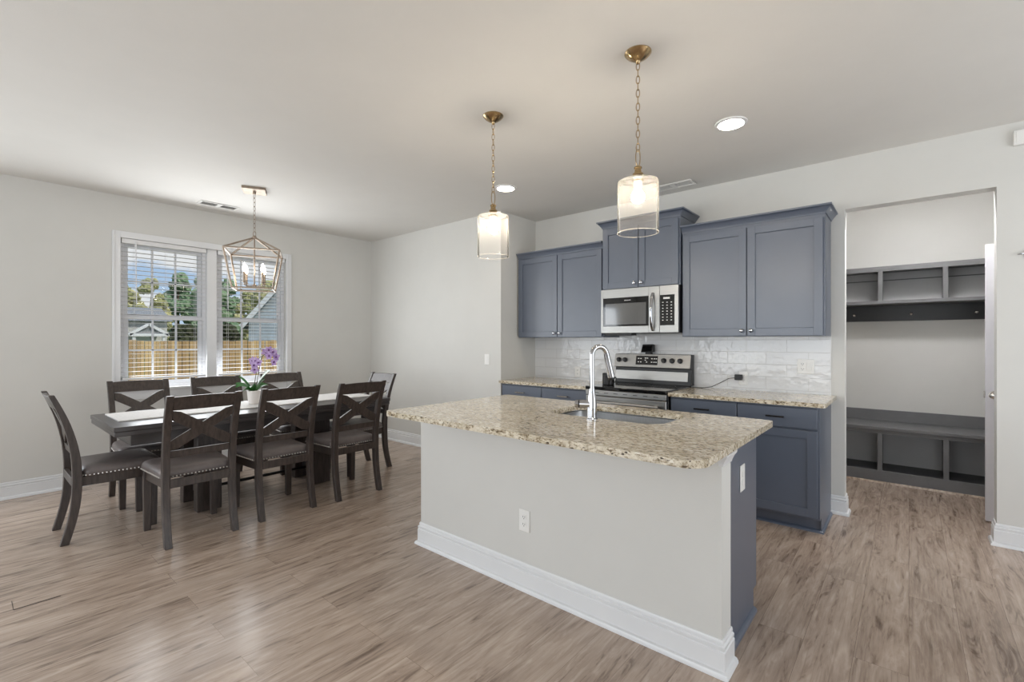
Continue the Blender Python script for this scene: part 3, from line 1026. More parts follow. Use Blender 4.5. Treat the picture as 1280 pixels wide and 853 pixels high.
# ------------------------------------------------------------------ electrical plates
def plate_y(name, label, cat, x, z, yw, gang=1, kind='outlet', group=None):
    """plate on a wall facing -y"""
    w = 0.072 if gang == 1 else 0.118
    t = thing(name, label, cat, (x, yw, z), group or ('wall outlets' if cat == 'outlet' else None))
    obj('cover_plate', bx(x - w / 2, x + w / 2, yw - 0.006, yw - 0.0002, z - 0.058, z + 0.058), M['plate'], t, 0.003)
    for g in range(gang):
        gx = x if gang == 1 else x + (g - 0.5) * 0.046
        kd = kind if isinstance(kind, str) else kind[g]
        if kd == 'outlet':
            for sz in (-1, 1):
                zc = z + sz * 0.0195
                pp = round_rect(gx - 0.017, gx + 0.017, zc - 0.014, zc + 0.014, (0.009,) * 4, 4)
                ro = obj('receptacle', loft(B(), [[(a, yw - 0.0055, b_) for a, b_ in pp], [(a, yw - 0.0085, b_) for a, b_ in pp]]), M['plate'], t)
                for dx in (-0.0065, 0.0065):
                    obj('slot', bx(gx + dx - 0.0012, gx + dx + 0.0012, yw - 0.0089, yw - 0.008, zc - 0.002, zc + 0.007), M['slot'], ro)
                obj('slot', lathe(B(), [(0.0026, -0.0089), (0.0026, -0.008)], (gx, yw, zc - 0.0075), 10, 'Y'), M['slot'], ro)
        else:
            obj('rocker', bx(gx - 0.0165, gx + 0.0165, yw - 0.0095, yw - 0.005, z - 0.033, z + 0.033), M['plate'], t, 0.002)
    return t
plate_y('wall_outlet', 'white outlet on the island half wall above its baseboard', 'outlet', -1.576, 0.369, IY0)
plate_y('wall_switch', 'white light switch on the dining wall near the kitchen corner', 'switch', -3.557, 1.132, YD, kind='switch')
plate_y('wall_outlet', 'white outlet on the tile backsplash behind the faucet', 'outlet', -2.765, 0.998, YK - 0.009)
plate_y('wall_outlet', 'white outlet on the backsplash with black adapter plugged in', 'outlet', -1.09, 1.015, YK - 0.009)
plate_y('wall_outlet', 'white two-gang outlet and switch plate under the wide upper cabinet', 'outlet', -0.628, 1.13, YK - 0.009, 2, ('outlet', 'switch'))
t = thing('wall_outlet', 'blank white outlet on the blue island end panel', 'outlet', (-0.588, 2.33, 0.705), 'wall outlets')
obj('cover_plate', bx(-0.5879, -0.582, 2.33 - 0.036, 2.33 + 0.036, 0.645, 0.765), M['plate'], t, 0.003)
for sz in (-1, 1):
    pp = round_rect(2.33 - 0.017, 2.33 + 0.017, 0.705 + sz * 0.0195 - 0.014, 0.705 + sz * 0.0195 + 0.014, (0.009,) * 4, 4)
    obj('receptacle', loft(B(), [[(-0.583, a, b_) for a, b_ in pp], [(-0.579, a, b_) for a, b_ in pp]]), M['plate'], t)

t = thing('power_adapter', 'black power adapter plugged into the backsplash with trailing cord', 'adapter', (-1.135, 4.34, 1.0))
yw = YK - 0.018
obj('plug_body', bx(-1.150, -1.092, yw - 0.045, yw, 0.998, 1.046), M['black'], t, 0.005)
cpts = [(-1.148, yw - 0.03, 1.018), (-1.20, yw - 0.032, 1.008), (-1.27, yw - 0.04, 0.965), (-1.33, yw - 0.07, 0.930), (-1.40, yw - 0.10, 0.9178), (-1.485, yw - 0.10, 0.9178)]
obj('cord', tube(B(), cpts, 0.0028, 8), M['black'], t)

t = thing('door_chime', 'small white box mounted high on the wall near the ceiling', 'sensor', (0.56, YK, 2.635))
obj('housing', bx(0.510, 0.63, YK - 0.032, YK - 0.0003, 2.585, 2.680), M['plate'], t, 0.006)
obj('speaker_face', bx(0.522, 0.618, YK - 0.0345, YK - 0.031, 2.596, 2.669), M['plate'], t, 0.002)
t = thing('wall_hook', 'slim silver hook on the wall right of the mudroom opening', 'hook', (0.56, YK, 1.89))
obj('backplate', bx(0.562, 0.592, YK - 0.008, YK - 0.0003, 1.865, 1.915), M['nickel'], t, 0.002)
obj('arm', tube(B(), [(0.575, YK - 0.008, 1.893), (0.556, YK - 0.022, 1.892), (0.528, YK - 0.030, 1.886)], [0.008, 0.006, 0.0025], 10), M['chrome'], t)

# ------------------------------------------------------------------ ceiling things
def can(x, y, label):
    t = thing('recessed_light', label, 'ceiling light', (x, y, H - 0.012), 'recessed ceiling lights')
    obj('trim_ring', lathe(B(), [(0.098, H - 0.0002), (0.096, H - 0.006), (0.078, H - 0.010), (0.076, H - 0.0002)], (x, y, 0), 36, cap=False), M['trim'], t)
    obj('diffuser', lathe(B(), [(0.077, H - 0.004), (0.077, H - 0.0095), (0.05, H - 0.0105)], (x, y, 0), 36), M['can'], t, label='glowing lens')
can(-2.82, 3.235, 'glowing recessed light partly behind the pendant nearer the dining area')
can(-0.875, 3.215, 'glowing recessed light right of the larger pendant canopy')

def vent(x0, x1, y0, y1, label, alongx):
    t = thing('ceiling_vent', label, 'vent', ((x0 + x1) / 2, (y0 + y1) / 2, H - 0.01), 'ceiling vents')
    fr = B()
    b_ = 0.022
    box(fr, x0, x1, y0, y0 + b_, H - 0.007, H - 0.0003)
    box(fr, x0, x1, y1 - b_, y1, H - 0.007, H - 0.0003)
    box(fr, x0, x0 + b_, y0 + b_, y1 - b_, H - 0.007, H - 0.0003)
    box(fr, x1 - b_, x1, y0 + b_, y1 - b_, H - 0.007, H - 0.0003)
    obj('frame', fr, M['plate'], t, 0.002)
    obj('backing', bx(x0 + b_, x1 - b_, y0 + b_, y1 - b_, H - 0.0012, H - 0.0004), M['black'], t)
    lv = B()
    n = 5
    if alongx:
        for k in range(n):
            y = y0 + b_ + (y1 - y0 - 2 * b_) * (k + 0.5) / n
            bar(lv, (x0 + b_, y, H - 0.006), (x1 - b_, y, H - 0.004), 0.006, 0.0012, (0, 0.3, 1))
        box(lv, (x0 + x1) / 2 - 0.02, (x0 + x1) / 2 + 0.02, y0 + b_, y1 - b_, H - 0.007, H - 0.004)
    else:
        for k in range(n):
            x = x0 + b_ + (x1 - x0 - 2 * b_) * (k + 0.5) / n
            bar(lv, (x, y0 + b_, H - 0.006), (x, y1 - b_, H - 0.004), 0.006, 0.0012, (0.3, 0, 1))
        box(lv, x0 + b_, x1 - b_, (y0 + y1) / 2 - 0.02, (y0 + y1) / 2 + 0.02, H - 0.007, H - 0.004)
    obj('louvers', lv, M['plate'], t)
vent(-1.80, -1.44, 4.09, 4.24, 'white ceiling vent above the microwave cabinet', True)
vent(-5.52, -5.37, 1.55, 1.91, 'white ceiling vent near the dining window', False)

def link(bm, c, L_, W_, r, ang, n=14):
    """one chain link, long in z"""
    pts = []
    for k in range(n):
        a = 2 * math.pi * k / n
        w = W_ * math.cos(a)
        z = L_ * math.sin(a)
        z = max(-L_, min(L_, z * 1.12))
        pts.append((c[0] + w * math.cos(ang), c[1] + w * math.sin(ang), c[2] + z))
    tube(bm, pts, r, 6, closed=True)

def chain(x, y, z0, z1, L_=0.019, W_=0.0085, r=0.0021, phase=0.4):
    bm = B()
    pitch = 2 * (L_ - r * 1.3)
    n = max(1, round((z1 - z0) / pitch))
    pitch = (z1 - z0) / n
    for k in range(n):
        link(bm, (x, y, z0 + pitch * (k + 0.5)), pitch / 2 + r * 1.2, W_, r, phase + (k % 2) * math.pi / 2)
    return bm

def pendant(x, y, label):
    t = thing('pendant_light', label, 'pendant light', (x, y, 1.862), 'glass cylinder pendants over the island')
    cn = lathe(B(), [(0.064, H - 0.0003), (0.064, H - 0.004), (0.052, H - 0.018), (0.032, H - 0.032), (0.012, H - 0.042), (0.009, H - 0.052), (0.004, H - 0.056)], (x, y, 0), 32)
    obj('canopy', cn, M['brass'], t)
    obj('chain', chain(x, y, 2.262, H - 0.050), M['brass'], t)
    lp = B()
    link(lp, (x, y, 2.228), 0.040, 0.0115, 0.0026, 0.9, 18)
    obj('loop', lp, M['brass'], t)
    obj('cap', lathe(B(), [(0.0335, 2.117), (0.0335, 2.122), (0.020, 2.126), (0.020, 2.140), (0.026, 2.143), (0.026, 2.150), (0.017, 2.154), (0.015, 2.172), (0.019, 2.176), (0.019, 2.182), (0.008, 2.190)], (x, y, 0), 28), M['brass'], t)
    obj('socket', lathe(B(), [(0.019, 2.078), (0.020, 2.112)], (x, y, 0), 20), M['plate'], t)
    pr = [(0.0, 2.008), (0.012, 2.009), (0.022, 2.014), (0.029, 2.023), (0.032, 2.035), (0.030, 2.049), (0.022, 2.062), (0.015, 2.070), (0.014, 2.080)]
    obj('bulb', lathe(B(), [(max(r, 0.0006), z) for r, z in pr], (x, y, 0), 24), M['bulb'], t, label='glowing bulb')
    sh = lathe(B(), [(0.0975, 1.862), (0.0975, 2.106), (0.094, 2.113), (0.087, 2.116), (0.034, 2.117)], (x, y, 0), 48, cap=False)
    so = obj('glass_shade', sh, M['shade'], t, label='clear glass cylinder')
    rim = tube(B(), [(x + 0.0975 * math.cos(2 * math.pi * k / 48), y + 0.0975 * math.sin(2 * math.pi * k / 48), 1.862) for k in range(48)], 0.0016, 6, closed=True)
    obj('rim', rim, thin_glass('shade_rim', (0.9, 0.89, 0.87), 0.75, 0.05, haze=0.35) if 'rim' not in M else M['rim'], so)
M['rim'] = thin_glass('shade_rim', (0.9, 0.89, 0.87), 0.75, 0.05, haze=0.35)
pendant(-1.978, 2.151, 'clear glass cylinder pendant hanging over the island end by the dining area')
pendant(-1.007, 2.136, 'clear glass cylinder pendant hanging over the sink end of the island')

# lantern chandelier
hx, hy = -4.626, 1.764
yaw = R(40.3)
fw = Vector((-math.sin(yaw), math.cos(yaw), 0))
rt = Vector((math.cos(yaw), math.sin(yaw), 0))
th = R(21.7)
def corner(k, r, z):
    a = th + k * math.pi / 2
    return Vector((hx, hy, z)) + (rt * -math.sin(a) + fw * -math.cos(a)) * r
t = thing('lantern_chandelier', 'open cage lantern chandelier with four candle bulbs over the table', 'chandelier', (hx, hy, 1.81))
cp = B()
loft(cp, [[corner(k, 0.135, H - 0.022) for k in range(4)], [corner(k, 0.135, H - 0.0003) for k in range(4)]])
obj('canopy', cp, M['bronze'], t, 0.002)
obj('canopy_collar', lathe(B(), [(0.012, H - 0.045), (0.014, H - 0.022)], (hx, hy, 0), 16), M['bronze'], t)
obj('chain', chain(hx, hy, 2.345, H - 0.042, 0.022, 0.010, 0.0022), M['bronze'], t)
lp = B()
link(lp, (hx, hy, 2.325), 0.026, 0.014, 0.003, 0.6, 16)
obj('loop', lp, M['bronze'], t)
zu, zl, za = 2.155, 1.813, 2.295
cg = B()
for k in range(4):
    bar(cg, corner(k, 0.31, zu), corner(k + 1, 0.31, zu), 0.013)
    bar(cg, corner(k, 0.228, zl), corner(k + 1, 0.228, zl), 0.013)
    bar(cg, corner(k, 0.31, zu), corner(k, 0.228, zl), 0.013)
    bar(cg, corner(k, 0.31, zu), Vector((hx, hy, za)), 0.013)
lathe(cg, [(0.02, za - 0.012), (0.022, za), (0.012, za + 0.016)], (hx, hy, 0), 16)
obj('cage', cg, M['bronze'], t)
st = B()
tube(st, [(hx, hy, 1.845), (hx, hy, za)], 0.006, 10)
lathe(st, [(0.006, 1.825), (0.016, 1.835), (0.018, 1.85), (0.008, 1.862)], (hx, hy, 0), 16)
obj('stem', st, M['bronze'], t)
for k in range(4):
    c = corner(k, 0.105, 1.86)
    ar = B()
    m_ = corner(k, 0.06, 1.838)
    tube(ar, [(hx, hy, 1.845), m_, c + Vector((0, 0, -0.012)), c + Vector((0, 0, 0.01))], 0.0045, 8)
    lathe(ar, [(0.006, 1.864), (0.016, 1.870), (0.017, 1.876), (0.011, 1.878)], (c.x, c.y, 0), 16)
    arm = obj('arm', ar, M['bronze'], t)
    obj('candle_sleeve', lathe(B(), [(0.011, 1.876), (0.011, 1.965)], (c.x, c.y, 0), 16), M['bronze'], arm)
    pr = [(0.009, 1.965), (0.014, 1.982), (0.0155, 1.998), (0.012, 2.018), (0.006, 2.036), (0.0012, 2.048)]
    obj('bulb', lathe(B(), pr, (c.x, c.y, 0), 16), M['candle_bulb'], arm, label='glowing candle bulb')

# ------------------------------------------------------------------ dining table
TX, TY = -4.43, 1.735
t = thing('dining_table', 'dark espresso trestle dining table with thick plank top', 'table', (TX, TY, 0))
bm = B()
box(bm, TX - 0.43, TX + 0.43, TY - 1.08, TY + 1.08, 0.728, 0.76)
box(bm, TX - 0.425, TX + 0.425, TY - 1.075, TY + 1.075, 0.695, 0.728)
obj('tabletop', bm, M['table_wood'], t, 0.004)
bm = B()
for s_ in (-1, 1):
    box(bm, TX + s_ * 0.36 - 0.012, TX + s_ * 0.36 + 0.012, TY - 0.98, TY + 0.98, 0.615, 0.695)
    box(bm, TX - 0.348, TX + 0.348, TY + s_ * 0.968 - 0.012, TY + s_ * 0.968 + 0.012, 0.615, 0.695)
obj('apron', bm, M['table_wood'], t, 0.002)
for s_ in (-1, 1):
    yc = TY + s_ * 0.46
    bm = B()
    box(bm, TX - 0.30, TX + 0.30, yc - 0.09, yc + 0.09, 0.63, 0.694)
    hd = obj('trestle', bm, M['table_wood'], t, 0.004)
    for q in (-1, 1):
        obj('post', bx(TX + q * 0.175 - 0.047, TX + q * 0.175 + 0.047, yc - 0.085, yc + 0.085, 0.0, 0.63), M['wood'], hd, 0.004)
    obj('crossbar', bx(TX - 0.128, TX + 0.128, yc - 0.02, yc + 0.02, 0.09, 0.16), M['table_wood'], hd, 0.003)
obj('stretcher_rod', tube(B(), [(TX, TY - 0.442, 0.125), (TX, TY + 0.442, 0.125)], 0.013, 12), M['black_metal'], t, label='thin black metal rod')

# runner
bm = B()
n = 60
top = []
for i in range(n + 1):
    y = TY - 1.01 + 2.05 * i / n
    top.append(y)
rings = []
for y in top:
    w = 0.004 * math.sin(y * 9)
    rings.append([(-4.755 + w, y, 0.7604), (-4.265 + w, y, 0.7604), (-4.265 + w, y, 0.7700 + 0.0012 * math.sin(y * 23)), (-4.51, y, 0.7705), (-4.755 + w, y, 0.7700 + 0.0012 * math.sin(y * 17))])
loft(bm, rings)
o = obj('table_runner', bm, M['cloth'], None, 0.002)
tag(o, 'long off-white runner lying along the dark dining table', 'table runner')

# orchid
ox, oy, oz = -4.51, 1.715, 0.7712
t = thing('potted_orchid', 'lilac orchid in a white pot at the middle of the table', 'potted plant', (ox, oy, oz))
obj('pot', lathe(B(), [(0.040, 0.0), (0.044, 0.003), (0.055, 0.105), (0.056, 0.118), (0.052, 0.118), (0.050, 0.105)], (ox, oy, oz), 32), M['pot'], t)
obj('soil', lathe(B(), [(0.0495, 0.100), (0.040, 0.108), (0.001, 0.111)], (ox, oy, oz), 24), M['soil'], t)
def leaf(az, length, width, rise, droop):
    bm = B()
    d_ = Vector((math.cos(az), math.sin(az), 0))
    s_ = (Vector((-math.sin(az), math.cos(az), 0)) * 0.8 + Vector((0, 0, 0.55))).normalized()
    n = 10
    prev = []
    for i in range(n + 1):
        u = i / n
        c = Vector((ox, oy, oz + 0.108)) + d_ * (0.008 + length * u) + Vector((0, 0, rise * u - droop * u * u))
        w = width * (math.sin(math.pi * min(1, 0.14 + 0.86 * u)) ** 0.65) * 0.5
        w = max(w, 0.002)
        prev.append([c - s_ * w + Vector((0, 0, w * 0.45)), c + Vector((0, 0, -0.0015)), c + s_ * w + Vector((0, 0, w * 0.45)), c + Vector((0, 0, 0.0015))])
    return loft(bm, prev)
for az, ln, wd, rs, dp in ((205, .20, .055, .15, .12), (228, .15, .062, .13, .06), (250, .11, .060, .17, .03), (40, .14, .066, .27, .08), (60, .11, .070, .24, .05), (330, .14, .058, .15, .10), (110, .15, .055, .14, .10), (20, .12, .060, .16, .05), (290, .12, .055, .10, .10)):
    obj('leaf', leaf(R(az), ln, wd, rs, dp), M['leaf'], t)
def flower(parent, c, face, size):
    face = Vector(face).normalized()
    a = face.orthogonal().normalized()
    b_ = face.cross(a)
    bm = B()
    for k in range(5):
        an = 2 * math.pi * k / 5 + 0.3
        d_ = a * math.cos(an) + b_ * math.sin(an)
        s_ = face.cross(d_)
        w = size * (0.42 if k % 2 else 0.55)
        rr = []
        for i in range(6):
            u = i / 5
            ww = max(0.001, w * math.sin(math.pi * (0.12 + 0.8 * u)) * 0.5)
            p = c + d_ * (size * 0.62 * u) + face * (0.006 * math.sin(u * 2.4))
            rr.append([p - s_ * ww, p + face * 0.0012, p + s_ * ww, p - face * 0.0012])
        loft(bm, rr)
    fo = obj('flower', bm, M['petal'], parent)
    lp = B()
    tube(lp, [c - face * 0.002, c + face * 0.010, c + face * 0.016 + Vector((0, 0, -0.008))], [0.006, 0.008, 0.003], 8)
    obj('lip', lp, M['petal_core'], fo)
rx = Vector((rt.x, rt.y, 0))
for si, (lean, hgt) in enumerate(((0.055, 0.50), (0.075, 0.53))):
    base = Vector((ox, oy, oz + 0.105)) + rx * (0.010 * si) + fw * (0.012 * (si - 0.5))
    pts = []
    for i in range(12):
        u = i / 11
        off = lean * u + (0.075 + 0.02 * si) * max(0, u - 0.72) ** 1.3 * 5
        z = (hgt - 0.105) * (u if u < 0.72 else 0.72 + (u - 0.72) * (1 - 0.5 * (u - 0.72) / 0.28))
        pts.append(base + rx * off + Vector((0, 0, z)))
    so = obj('flower_spike', tube(B(), pts, [0.0032] * 9 + [0.0024] * 3, 8), M['stem'], t)
    if si == 0:
        for i, (du, dz, df) in enumerate(((-0.055, -0.075, 0.0), (-0.03, -0.035, -0.02), (0.0, -0.05, -0.03), (-0.075, -0.035, 0.01), (-0.045, -0.115, -0.01))):
            flower(so, pts[9] + rx * du + fw * df + Vector((0, 0, dz)), -fw * 1.0 + rx * (-0.3 + 0.1 * i) + Vector((0, 0, 0.1)), 0.062)
    else:
        for i, (du, dz, df) in enumerate(((-0.03, 0.0, 0.0), (0.01, 0.018, -0.02), (0.045, 0.0, -0.01), (0.02, -0.035, -0.03), (0.07, -0.045, 0.0), (0.055, -0.09, -0.01))):
            flower(so, pts[10] + rx * du + fw * df + Vector((0, 0, dz)), -fw * 1.0 + rx * (0.3 - 0.12 * i) + Vector((0, 0, 0.1)), 0.060)

# ------------------------------------------------------------------ dining chairs
def chair_proto():
    g = 'x-back chairs around the dining table'
    t = thing('dining_chair', '', 'chair', (0, 0, 0), g)
    prof = [(-0.258, 0.0, .044), (-0.230, 0.10, .045), (-0.209, 0.20, .046), (-0.198, 0.30, .049), (-0.194, 0.45, .050), (-0.205, 0.60, .045), (-0.237, 0.76, .038), (-0.276, 0.88, .034), (-0.320, 0.985, .030)]
    # densify by smooth interpolation
    zz = [p[1] for p in prof]
    def at(z):
        for (y0, z0, w0), (y1, z1, w1) in zip(prof, prof[1:]):
            if z <= z1 + 1e-9:
                u = (z - z0) / (z1 - z0)
                return y0 + (y1 - y0) * u, w0 + (w1 - w0) * u
        return prof[-1][0], prof[-1][2]
    def smooth_at(z):
        ys = [at(min(max(z + d_, 0), 0.985)) for d_ in (-0.06, -0.03, 0, 0.03, 0.06)]
        if z < 0.07 or z > 0.92:
            return at(z)
        return sum(a for a, b_ in ys) / 5, sum(b_ for a, b_ in ys) / 5
    for s_ in (-1, 1):
        bm = B()
        rr = []
        for k in range(21):
            z = 0.985 * k / 20
            y, w = smooth_at(z)
            splay = 0.196 + 0.004 * max(0, (z - 0.5) / 0.485)
            cx = s_ * splay
            rr.append([(cx - .0205, y - w / 2, z), (cx + .0205, y - w / 2, z), (cx + .0205, y + w / 2, z), (cx - .0205, y + w / 2, z)])
        loft(bm, rr)
        obj('rear_leg', bm, M['wood'], t, 0.003)
    for s_ in (-1, 1):
        bm = B()
        cx = s_ * 0.207
        loft(bm, [[(cx - a, 0.212 - a, z), (cx + a, 0.212 - a, z), (cx + a, 0.212 + a, z), (cx - a, 0.212 + a, z)] for a, z in ((0.0195, 0.0), (0.0235, 0.36), (0.0235, 0.425))])
        obj('front_leg', bm, M['wood'], t, 0.003)
    fr = B()
    box(fr, -0.183, 0.183, 0.202, 0.230, 0.362, 0.428)
    box(fr, -0.175, 0.175, -0.222, -0.198, 0.372, 0.428)
    for s_ in (-1, 1):
        loft(fr, [[(s_ * 0.190 - 0.011, -0.175, 0.366), (s_ * 0.190 + 0.011, -0.175, 0.366), (s_ * 0.190 + 0.011, -0.175, 0.428), (s_ * 0.190 - 0.011, -0.175, 0.428)],
                  [(s_ * 0.208 - 0.011, 0.189, 0.362), (s_ * 0.208 + 0.011, 0.189, 0.362), (s_ * 0.208 + 0.011, 0.189, 0.428), (s_ * 0.208 - 0.011, 0.189, 0.428)]])
    obj('seat_frame', fr, M['wood'], t, 0.002)
    # cushion: rounded trapezoid, domed
    def outline(sc, z):
        pts = []
        for x, y in round_rect(-1, 1, -1, 1, (0.16, 0.24, 0.24, 0.16), 6):
            hw = 0.212 + 0.024 * (y + 1) / 2
            yy = -0.172 + 0.425 * (y + 1) / 2
            if y > 0:
                yy += 0.016 * (1 - x * x)
            pts.append((x * hw * sc, 0.04 + (yy - 0.04) * sc, z))
        return pts
    cu = B()
    lev = [(0.985, 0.428), (1.0, 0.434), (1.012, 0.446), (1.012, 0.458), (0.992, 0.473), (0.95, 0.485), (0.86, 0.495), (0.70, 0.502), (0.45, 0.506), (0.15, 0.508)]
    loft(cu, [outline(a, z) for a, z in lev])
    obj('seat_cushion', cu, M['leather'], t, smooth=80)
    nl = B()
    ol = outline(1.016, 0.4375)
    acc = 0.0
    P = [Vector(p) for p in ol] + [Vector(ol[0])]
    for a, b_ in zip(P, P[1:]):
        L_ = (b_ - a).length
        while acc < L_:
            p = a + (b_ - a) * (acc / L_)
            if True:
                bmesh.ops.create_icosphere(nl, subdivisions=1, radius=0.0060, matrix=Matrix.Translation(p))
            acc += 0.0215
        acc -= L_
    obj('nailheads', nl, M['nail'], t, label='row of pewter nailheads')
    ylean = lambda z: smooth_at(z)[0]
    tr = B()
    rr = []
    for k in range(13):
        x = -0.1785 + 0.357 * k / 12
        bow = -0.012 * (1 - (x / 0.1785) ** 2)
        y0, y1 = ylean(0.888) + bow, ylean(0.975) + bow - 0.004
        arch = 0.006 * (1 - (x / 0.1785) ** 2)
        rr.append([(x, y0 - .011, 0.888), (x, y0 + .011, 0.888), (x, y1 + .011, 0.976 + arch), (x, y1 - .011, 0.976 + arch)])
    loft(tr, rr)
    obj('top_rail', tr, M['wood'], t, 0.002)
    lr = B()
    y0, y1 = ylean(0.570), ylean(0.615)
    loft(lr, [[(x, y0 - .010, 0.568), (x, y0 + .010, 0.568), (x, y1 + .010, 0.615), (x, y1 - .010, 0.615)] for x in (-0.1785, 0.1785)])
    obj('lower_rail', lr, M['wood'], t, 0.002)
    for s_ in (-1, 1):
        xb = B()
        rr = []
        hh = 0.041
        for k in range(9):
            u = k / 8
            x = s_ * (-0.176 + 0.352 * u)
            zc = 0.862 - 0.222 * u
            d_ = 0.010 if s_ == 1 else 0.0085
            za_, zb_ = max(zc - hh, 0.617), min(zc + hh, 0.886)
            ya_, yb_ = ylean(za_), ylean(zb_)
            rr.append([(x, ya_ - d_, za_), (x, ya_ + d_, za_), (x, yb_ + d_, zb_), (x, yb_ - d_, zb_)])
        loft(xb, rr)
        obj('cross_brace', xb, M['wood'], t, 0.0015)
    return t
proto = chair_proto()
kids = list(proto.children)
spots = [
    (-4.405, 0.697, 0, 'dark x-back chair at the table end away from the island'),
    (-3.888, 1.060, 90, 'dark x-back chair on the room side, nearest the end chair by the plain wall'),
    (-3.908, 1.640, 90, 'dark x-back chair in the middle of the room side, right of the orchid pot'),
    (-3.880, 2.235, 90, 'dark x-back chair on the room side, beside the island countertop corner'),
    (-4.975, 1.040, -90, 'dark x-back chair on the window side behind the bare runner end'),
    (-4.975, 1.655, -90, 'dark x-back chair on the window side, left of the orchid leaves'),
    (-4.975, 2.290, -90, 'dark x-back chair on the window side, just right of the orchid'),
    (-4.410, 2.695, 180, 'dark x-back chair at the table end against the switch wall'),
]
for i, (x, y, a, lab) in enumerate(spots):
    if i == 0:
        r = proto
    else:
        r = proto.copy()
        COL.objects.link(r)
        for ch in kids:
            c = ch.copy()
            c.parent = r
            COL.objects.link(c)
    r.location = (x, y, 0)
    r.rotation_euler = (0, 0, R(a))
    r['label'] = lab

# ------------------------------------------------------------------ mudroom
t = thing('locker_bench', 'charcoal built-in bench with three open cubbies on the mudroom floor', 'bench', (0, 5.82, 0))
lx0, lx1, ly0, ly1 = -1.395, 1.195, 5.60, YM - 0.001
obj('seat', bx(lx0, lx1, ly0 - 0.015, ly1, 0.497, 0.528), M['locker'], t, 0.004)
bm = B()
divs = (-0.208, 0.250)
box(bm, lx0, lx1, ly0, ly0 + 0.018, 0.0, 0.115)
box(bm, lx0, lx1, ly0, ly0 + 0.018, 0.462, 0.497)
for x in (lx0 + 0.02, *divs, 0.71, lx1 - 0.02):
    box(bm, x - 0.019, x + 0.019, ly0, ly0 + 0.018, 0.115, 0.462)
obj('face_frame', bm, M['locker'], t, 0.0015)
for x in (lx0 + 0.02, *divs, 0.71, lx1 - 0.02):
    obj('divider', bx(x - 0.009, x + 0.009, ly0 + 0.018, ly1 - 0.01, 0.10, 0.497), M['locker'], t)
obj('bottom_shelf', bx(lx0, lx1, ly0 + 0.018, ly1 - 0.01, 0.082, 0.10), M['locker_dark'], t)
obj('back_panel', bx(lx0, lx1, ly1 - 0.01, ly1, 0.0, 0.497), M['locker_back'], t)
obj('back_rail', bx(lx0, lx1, ly1 - 0.02, ly1, 0.528, 0.64), M['locker'], t, 0.002)
obj('shoe_molding', sweep(B(), [(lx0, ly0), (lx1, ly0)], [(0, 0), (0.014, 0), (0.012, 0.010), (0, 0.016)]), M['floor'], t)

t = thing('coat_shelf', 'charcoal wall shelf with open cubbies and black hook rail', 'shelf', (0, 5.9, 1.5))
cy0 = 5.70
obj('top_board', bx(lx0, lx1, cy0, ly1, 2.020, 2.048), M['locker'], t, 0.002)
obj('bottom_board', bx(lx0, lx1, cy0, ly1, 1.690, 1.722), M['locker'], t, 0.002)
bm = B()
for x in (lx0 + 0.02, *divs, 0.71, lx1 - 0.02):
    box(bm, x - 0.018, x + 0.018, cy0, cy0 + 0.018, 1.722, 2.020)
box(bm, lx0, lx1, cy0 - 0.001, cy0 + 0.018, 2.0, 2.020)
obj('face_frame', bm, M['locker'], t, 0.001)
for x in (lx0 + 0.02, *divs, 0.71, lx1 - 0.02):
    obj('divider', bx(x - 0.009, x + 0.009, cy0 + 0.018, ly1 - 0.01, 1.722, 2.02), M['locker'], t)
obj('back_panel', bx(lx0, lx1, ly1 - 0.01, ly1, 1.722, 2.02), M['locker_back'], t)
hr = obj('hook_rail', bx(lx0, lx1, ly1 - 0.02, ly1, 1.535, 1.690), M['locker_dark'], t, 0.002)
obj('back_line', bx(lx0, lx1, ly1 - 0.016, ly1 - 0.0095, 1.94, 1.95), M['locker'], t)  # thin charcoal line across the backs of the cubbies
for x in (-0.90, -0.432, 0.017, 0.472, 0.93):
    hb = B()
    yy = ly1 - 0.02
    lathe(hb, [(0.013, 0.0), (0.012, -0.005), (0.006, -0.008), (0.006, -0.03), (0.012, -0.036), (0.014, -0.045), (0.010, -0.054), (0.002, -0.057)], (x, yy, 1.60), 16, 'Y')
    obj('coat_hook', hb, M['nickel'], hr)

t = thing('mudroom_light', 'unseen round flush ceiling lamp added to light the mudroom', 'ceiling light', (0.1, 4.66, H - 0.06))  # out-of-view lamp, added to brighten the mudroom
obj('base', lathe(B(), [(0.13, H - 0.0003), (0.13, H - 0.02)], (0.1, 4.66, 0), 32), M['plate'], t)
obj('dome', lathe(B(), [(0.12, H - 0.02), (0.11, H - 0.05), (0.07, H - 0.07), (0.002, H - 0.078)], (0.1, 4.66, 0), 32), emit('dome_glow', (0.98, 0.97, 0.98), 98.0), t)

# ------------------------------------------------------------------ outside
GZ = -0.5
o = struct('ground', bx(-130, XW - T - 0.02, -70, 110, GZ - 0.2, GZ), M['grass'])
t = thing('wooden_fence', 'tan wooden privacy fence beyond the dining window', 'fence', (-13.0, 5, GZ))
bm = B()
y = -6.0
while y < 18:
    h_ = 1.345 + random.uniform(-0.02, 0.02)
    xo = random.uniform(-0.014, 0.014)
    box(bm, -13.0 + xo, -12.98 + xo, y, y + 0.130, GZ, h_)
    y += 0.142
obj('boards', bm, M['fence'], t)
bm = B()
for z in (-0.2, 0.4, 1.05):
    box(bm, -13.05, -13.008, -6, 18, z, z + 0.09)
obj('rails', bm, M['fence'], t)

def house(name, label, x, y0, y1, depth, zt, zr, mat, gable=None, trim=True):
    t = thing(name, label, 'house', (x - depth / 2, (y0 + y1) / 2, GZ))
    obj('walls', bx(x - depth, x, y0, y1, GZ, zt), mat, t)
    return t
